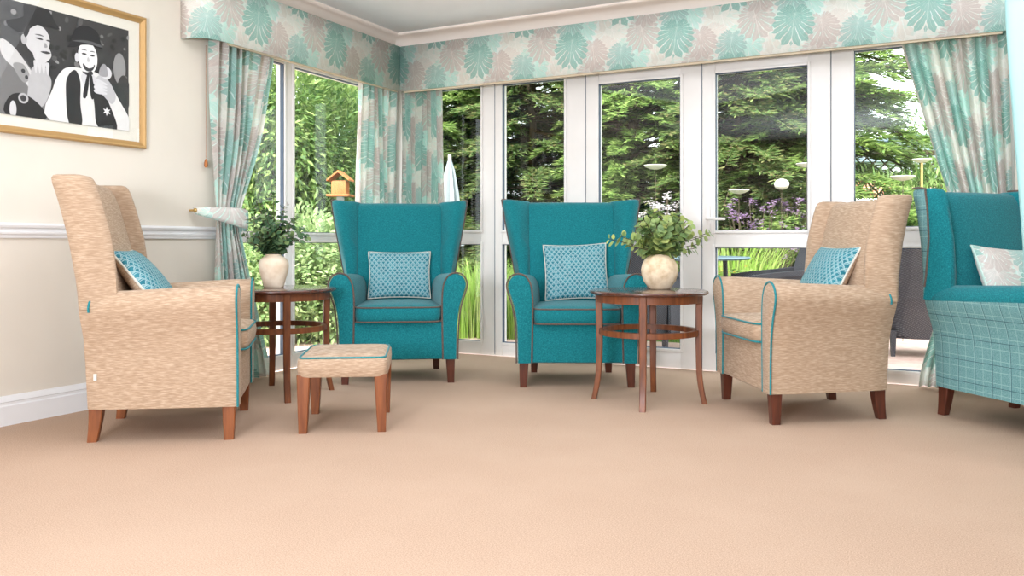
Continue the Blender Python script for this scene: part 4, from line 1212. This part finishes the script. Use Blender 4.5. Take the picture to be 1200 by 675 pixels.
# wooden bird house
r = empty('bird_house', at_px(399, 8.0, ZG), .4, label='orange timber bird house on a post outside the side window beside the corner curtain', cat='bird house')
z = EYE + (284.7 - 228) * 8.0 / FPX - ZG
bm = bmesh.new(); box(bm, -.07, .07, -.07, .07, z, z + .13, .004); build('box', bm, 'orange_timber', r)
bm = bmesh.new(); loft(bm, [[(-.11, y, z + .125), (0, y, z + .21), (.11, y, z + .125), (.11, y, z + .14), (0, y, z + .23), (-.11, y, z + .14)] for y in (-.10, .10)]); build('roof', bm, 'orange_timber', r, smooth=0)
bm = bmesh.new(); box(bm, -.11, .11, -.11, .11, z - .02, z, .003); build('tray', bm, 'orange_timber', r)
bm = bmesh.new(); box(bm, -.03, .03, -.03, .03, 0, z - .02, .003); build('post', bm, 'white_render', r)

# low brick planter by the right door
r = empty('brick_planter', at_px(848, 7.9, ZG), -.4, label='low red brick planter with orange flowers seen at the left edge of the right door', cat='planter')
bm = bmesh.new(); 
for a in ((-.3, .3, -.2, -.1), (-.3, .3, .1, .2), (-.3, -.2, -.1, .1), (.2, .3, -.1, .1)): box(bm, a[0], a[1], a[2], a[3], 0, .42)
build('wall', bm, 'red_brick', r, smooth=0)
bm = bmesh.new(); box(bm, -.2, .2, -.1, .1, 0, .36); build('soil', bm, 'bark', r, smooth=0)
rd = random.Random(3); lv, lf, pv, pf = [], [], [], []
for k in range(260):
    c = Vector((rd.uniform(-.22, .22), rd.uniform(-.14, .14), rd.uniform(.36, .62))); b = rd.uniform(0, 6.3); leaf_mesh(lv, lf, c, Vector((cos(b), sin(b), .4)), Vector((0, 0, 1)), .07, .03)
    if k < 40:
        for q in range(5): leaf_mesh(pv, pf, c + Vector((0, 0, .06)), Vector((cos(q * 1.25), sin(q * 1.25), .4)), Vector((0, 0, 1)), .02, .016)
pydata('leaves', lv, lf, 'laurel', r); pydata('blossoms', pv, pf, 'orange_petals', r)

# neighbouring outbuilding seen in the far right window
r = empty('outbuilding', at_px(1085, 19, ZG), TH, label='white flat-roofed outbuilding on a red brick wall far off in the right window', cat='building')
bm = bmesh.new(); box(bm, -2.6, 2.6, 0, 3, 0, 2.3); build('wall', bm, 'red_brick', r, smooth=0)
bm = bmesh.new(); box(bm, -2.2, .2, .1, 2.8, 2.3, 2.75, .02); box(bm, -.5, 2.4, .3, 2.8, 2.3, 3.3, .02); build('upper_storey', bm, 'white_render', r, smooth=0)
bm = bmesh.new(); box(bm, -.65, 2.6, .05, 3, 3.3, 3.4, .01); box(bm, -2.5, -.3, .0, 3, 2.75, 2.83, .01); build('roof', bm, 'roof_grey', r, smooth=0)
bm = bmesh.new(); box(bm, .2, 1.2, .26, .31, 2.6, 3.1, .01); build('window', bm, 'roof_grey', r, smooth=0)
# trellis
r = empty('garden_trellis', at_px(960, 11.0, ZG), TH, label='diamond timber trellis panel behind the flowers at the right glazed door', cat='trellis')
bm = bmesh.new()
for k in range(-9, 10):
    for s in (-1, 1):
        x0 = k * .16; tube(bm, [(x0 - .35 * s + 0, 0 if s > 0 else .02, 1.35), (x0 + .35 * s, 0 if s > 0 else .02, 2.05)], .011, 4)
build('lattice', bm, 'bark', r, smooth=0)
bm = bmesh.new()
for x in (-1.8, 0, 1.8): box(bm, x - .04, x + .04, .03, .11, 0, 2.15, .004)
box(bm, -1.84, 1.84, .03, .07, 2.05, 2.12, .004); box(bm, -1.84, 1.84, .03, .07, 1.30, 1.36, .004); build('posts', bm, 'bark', r, smooth=0)
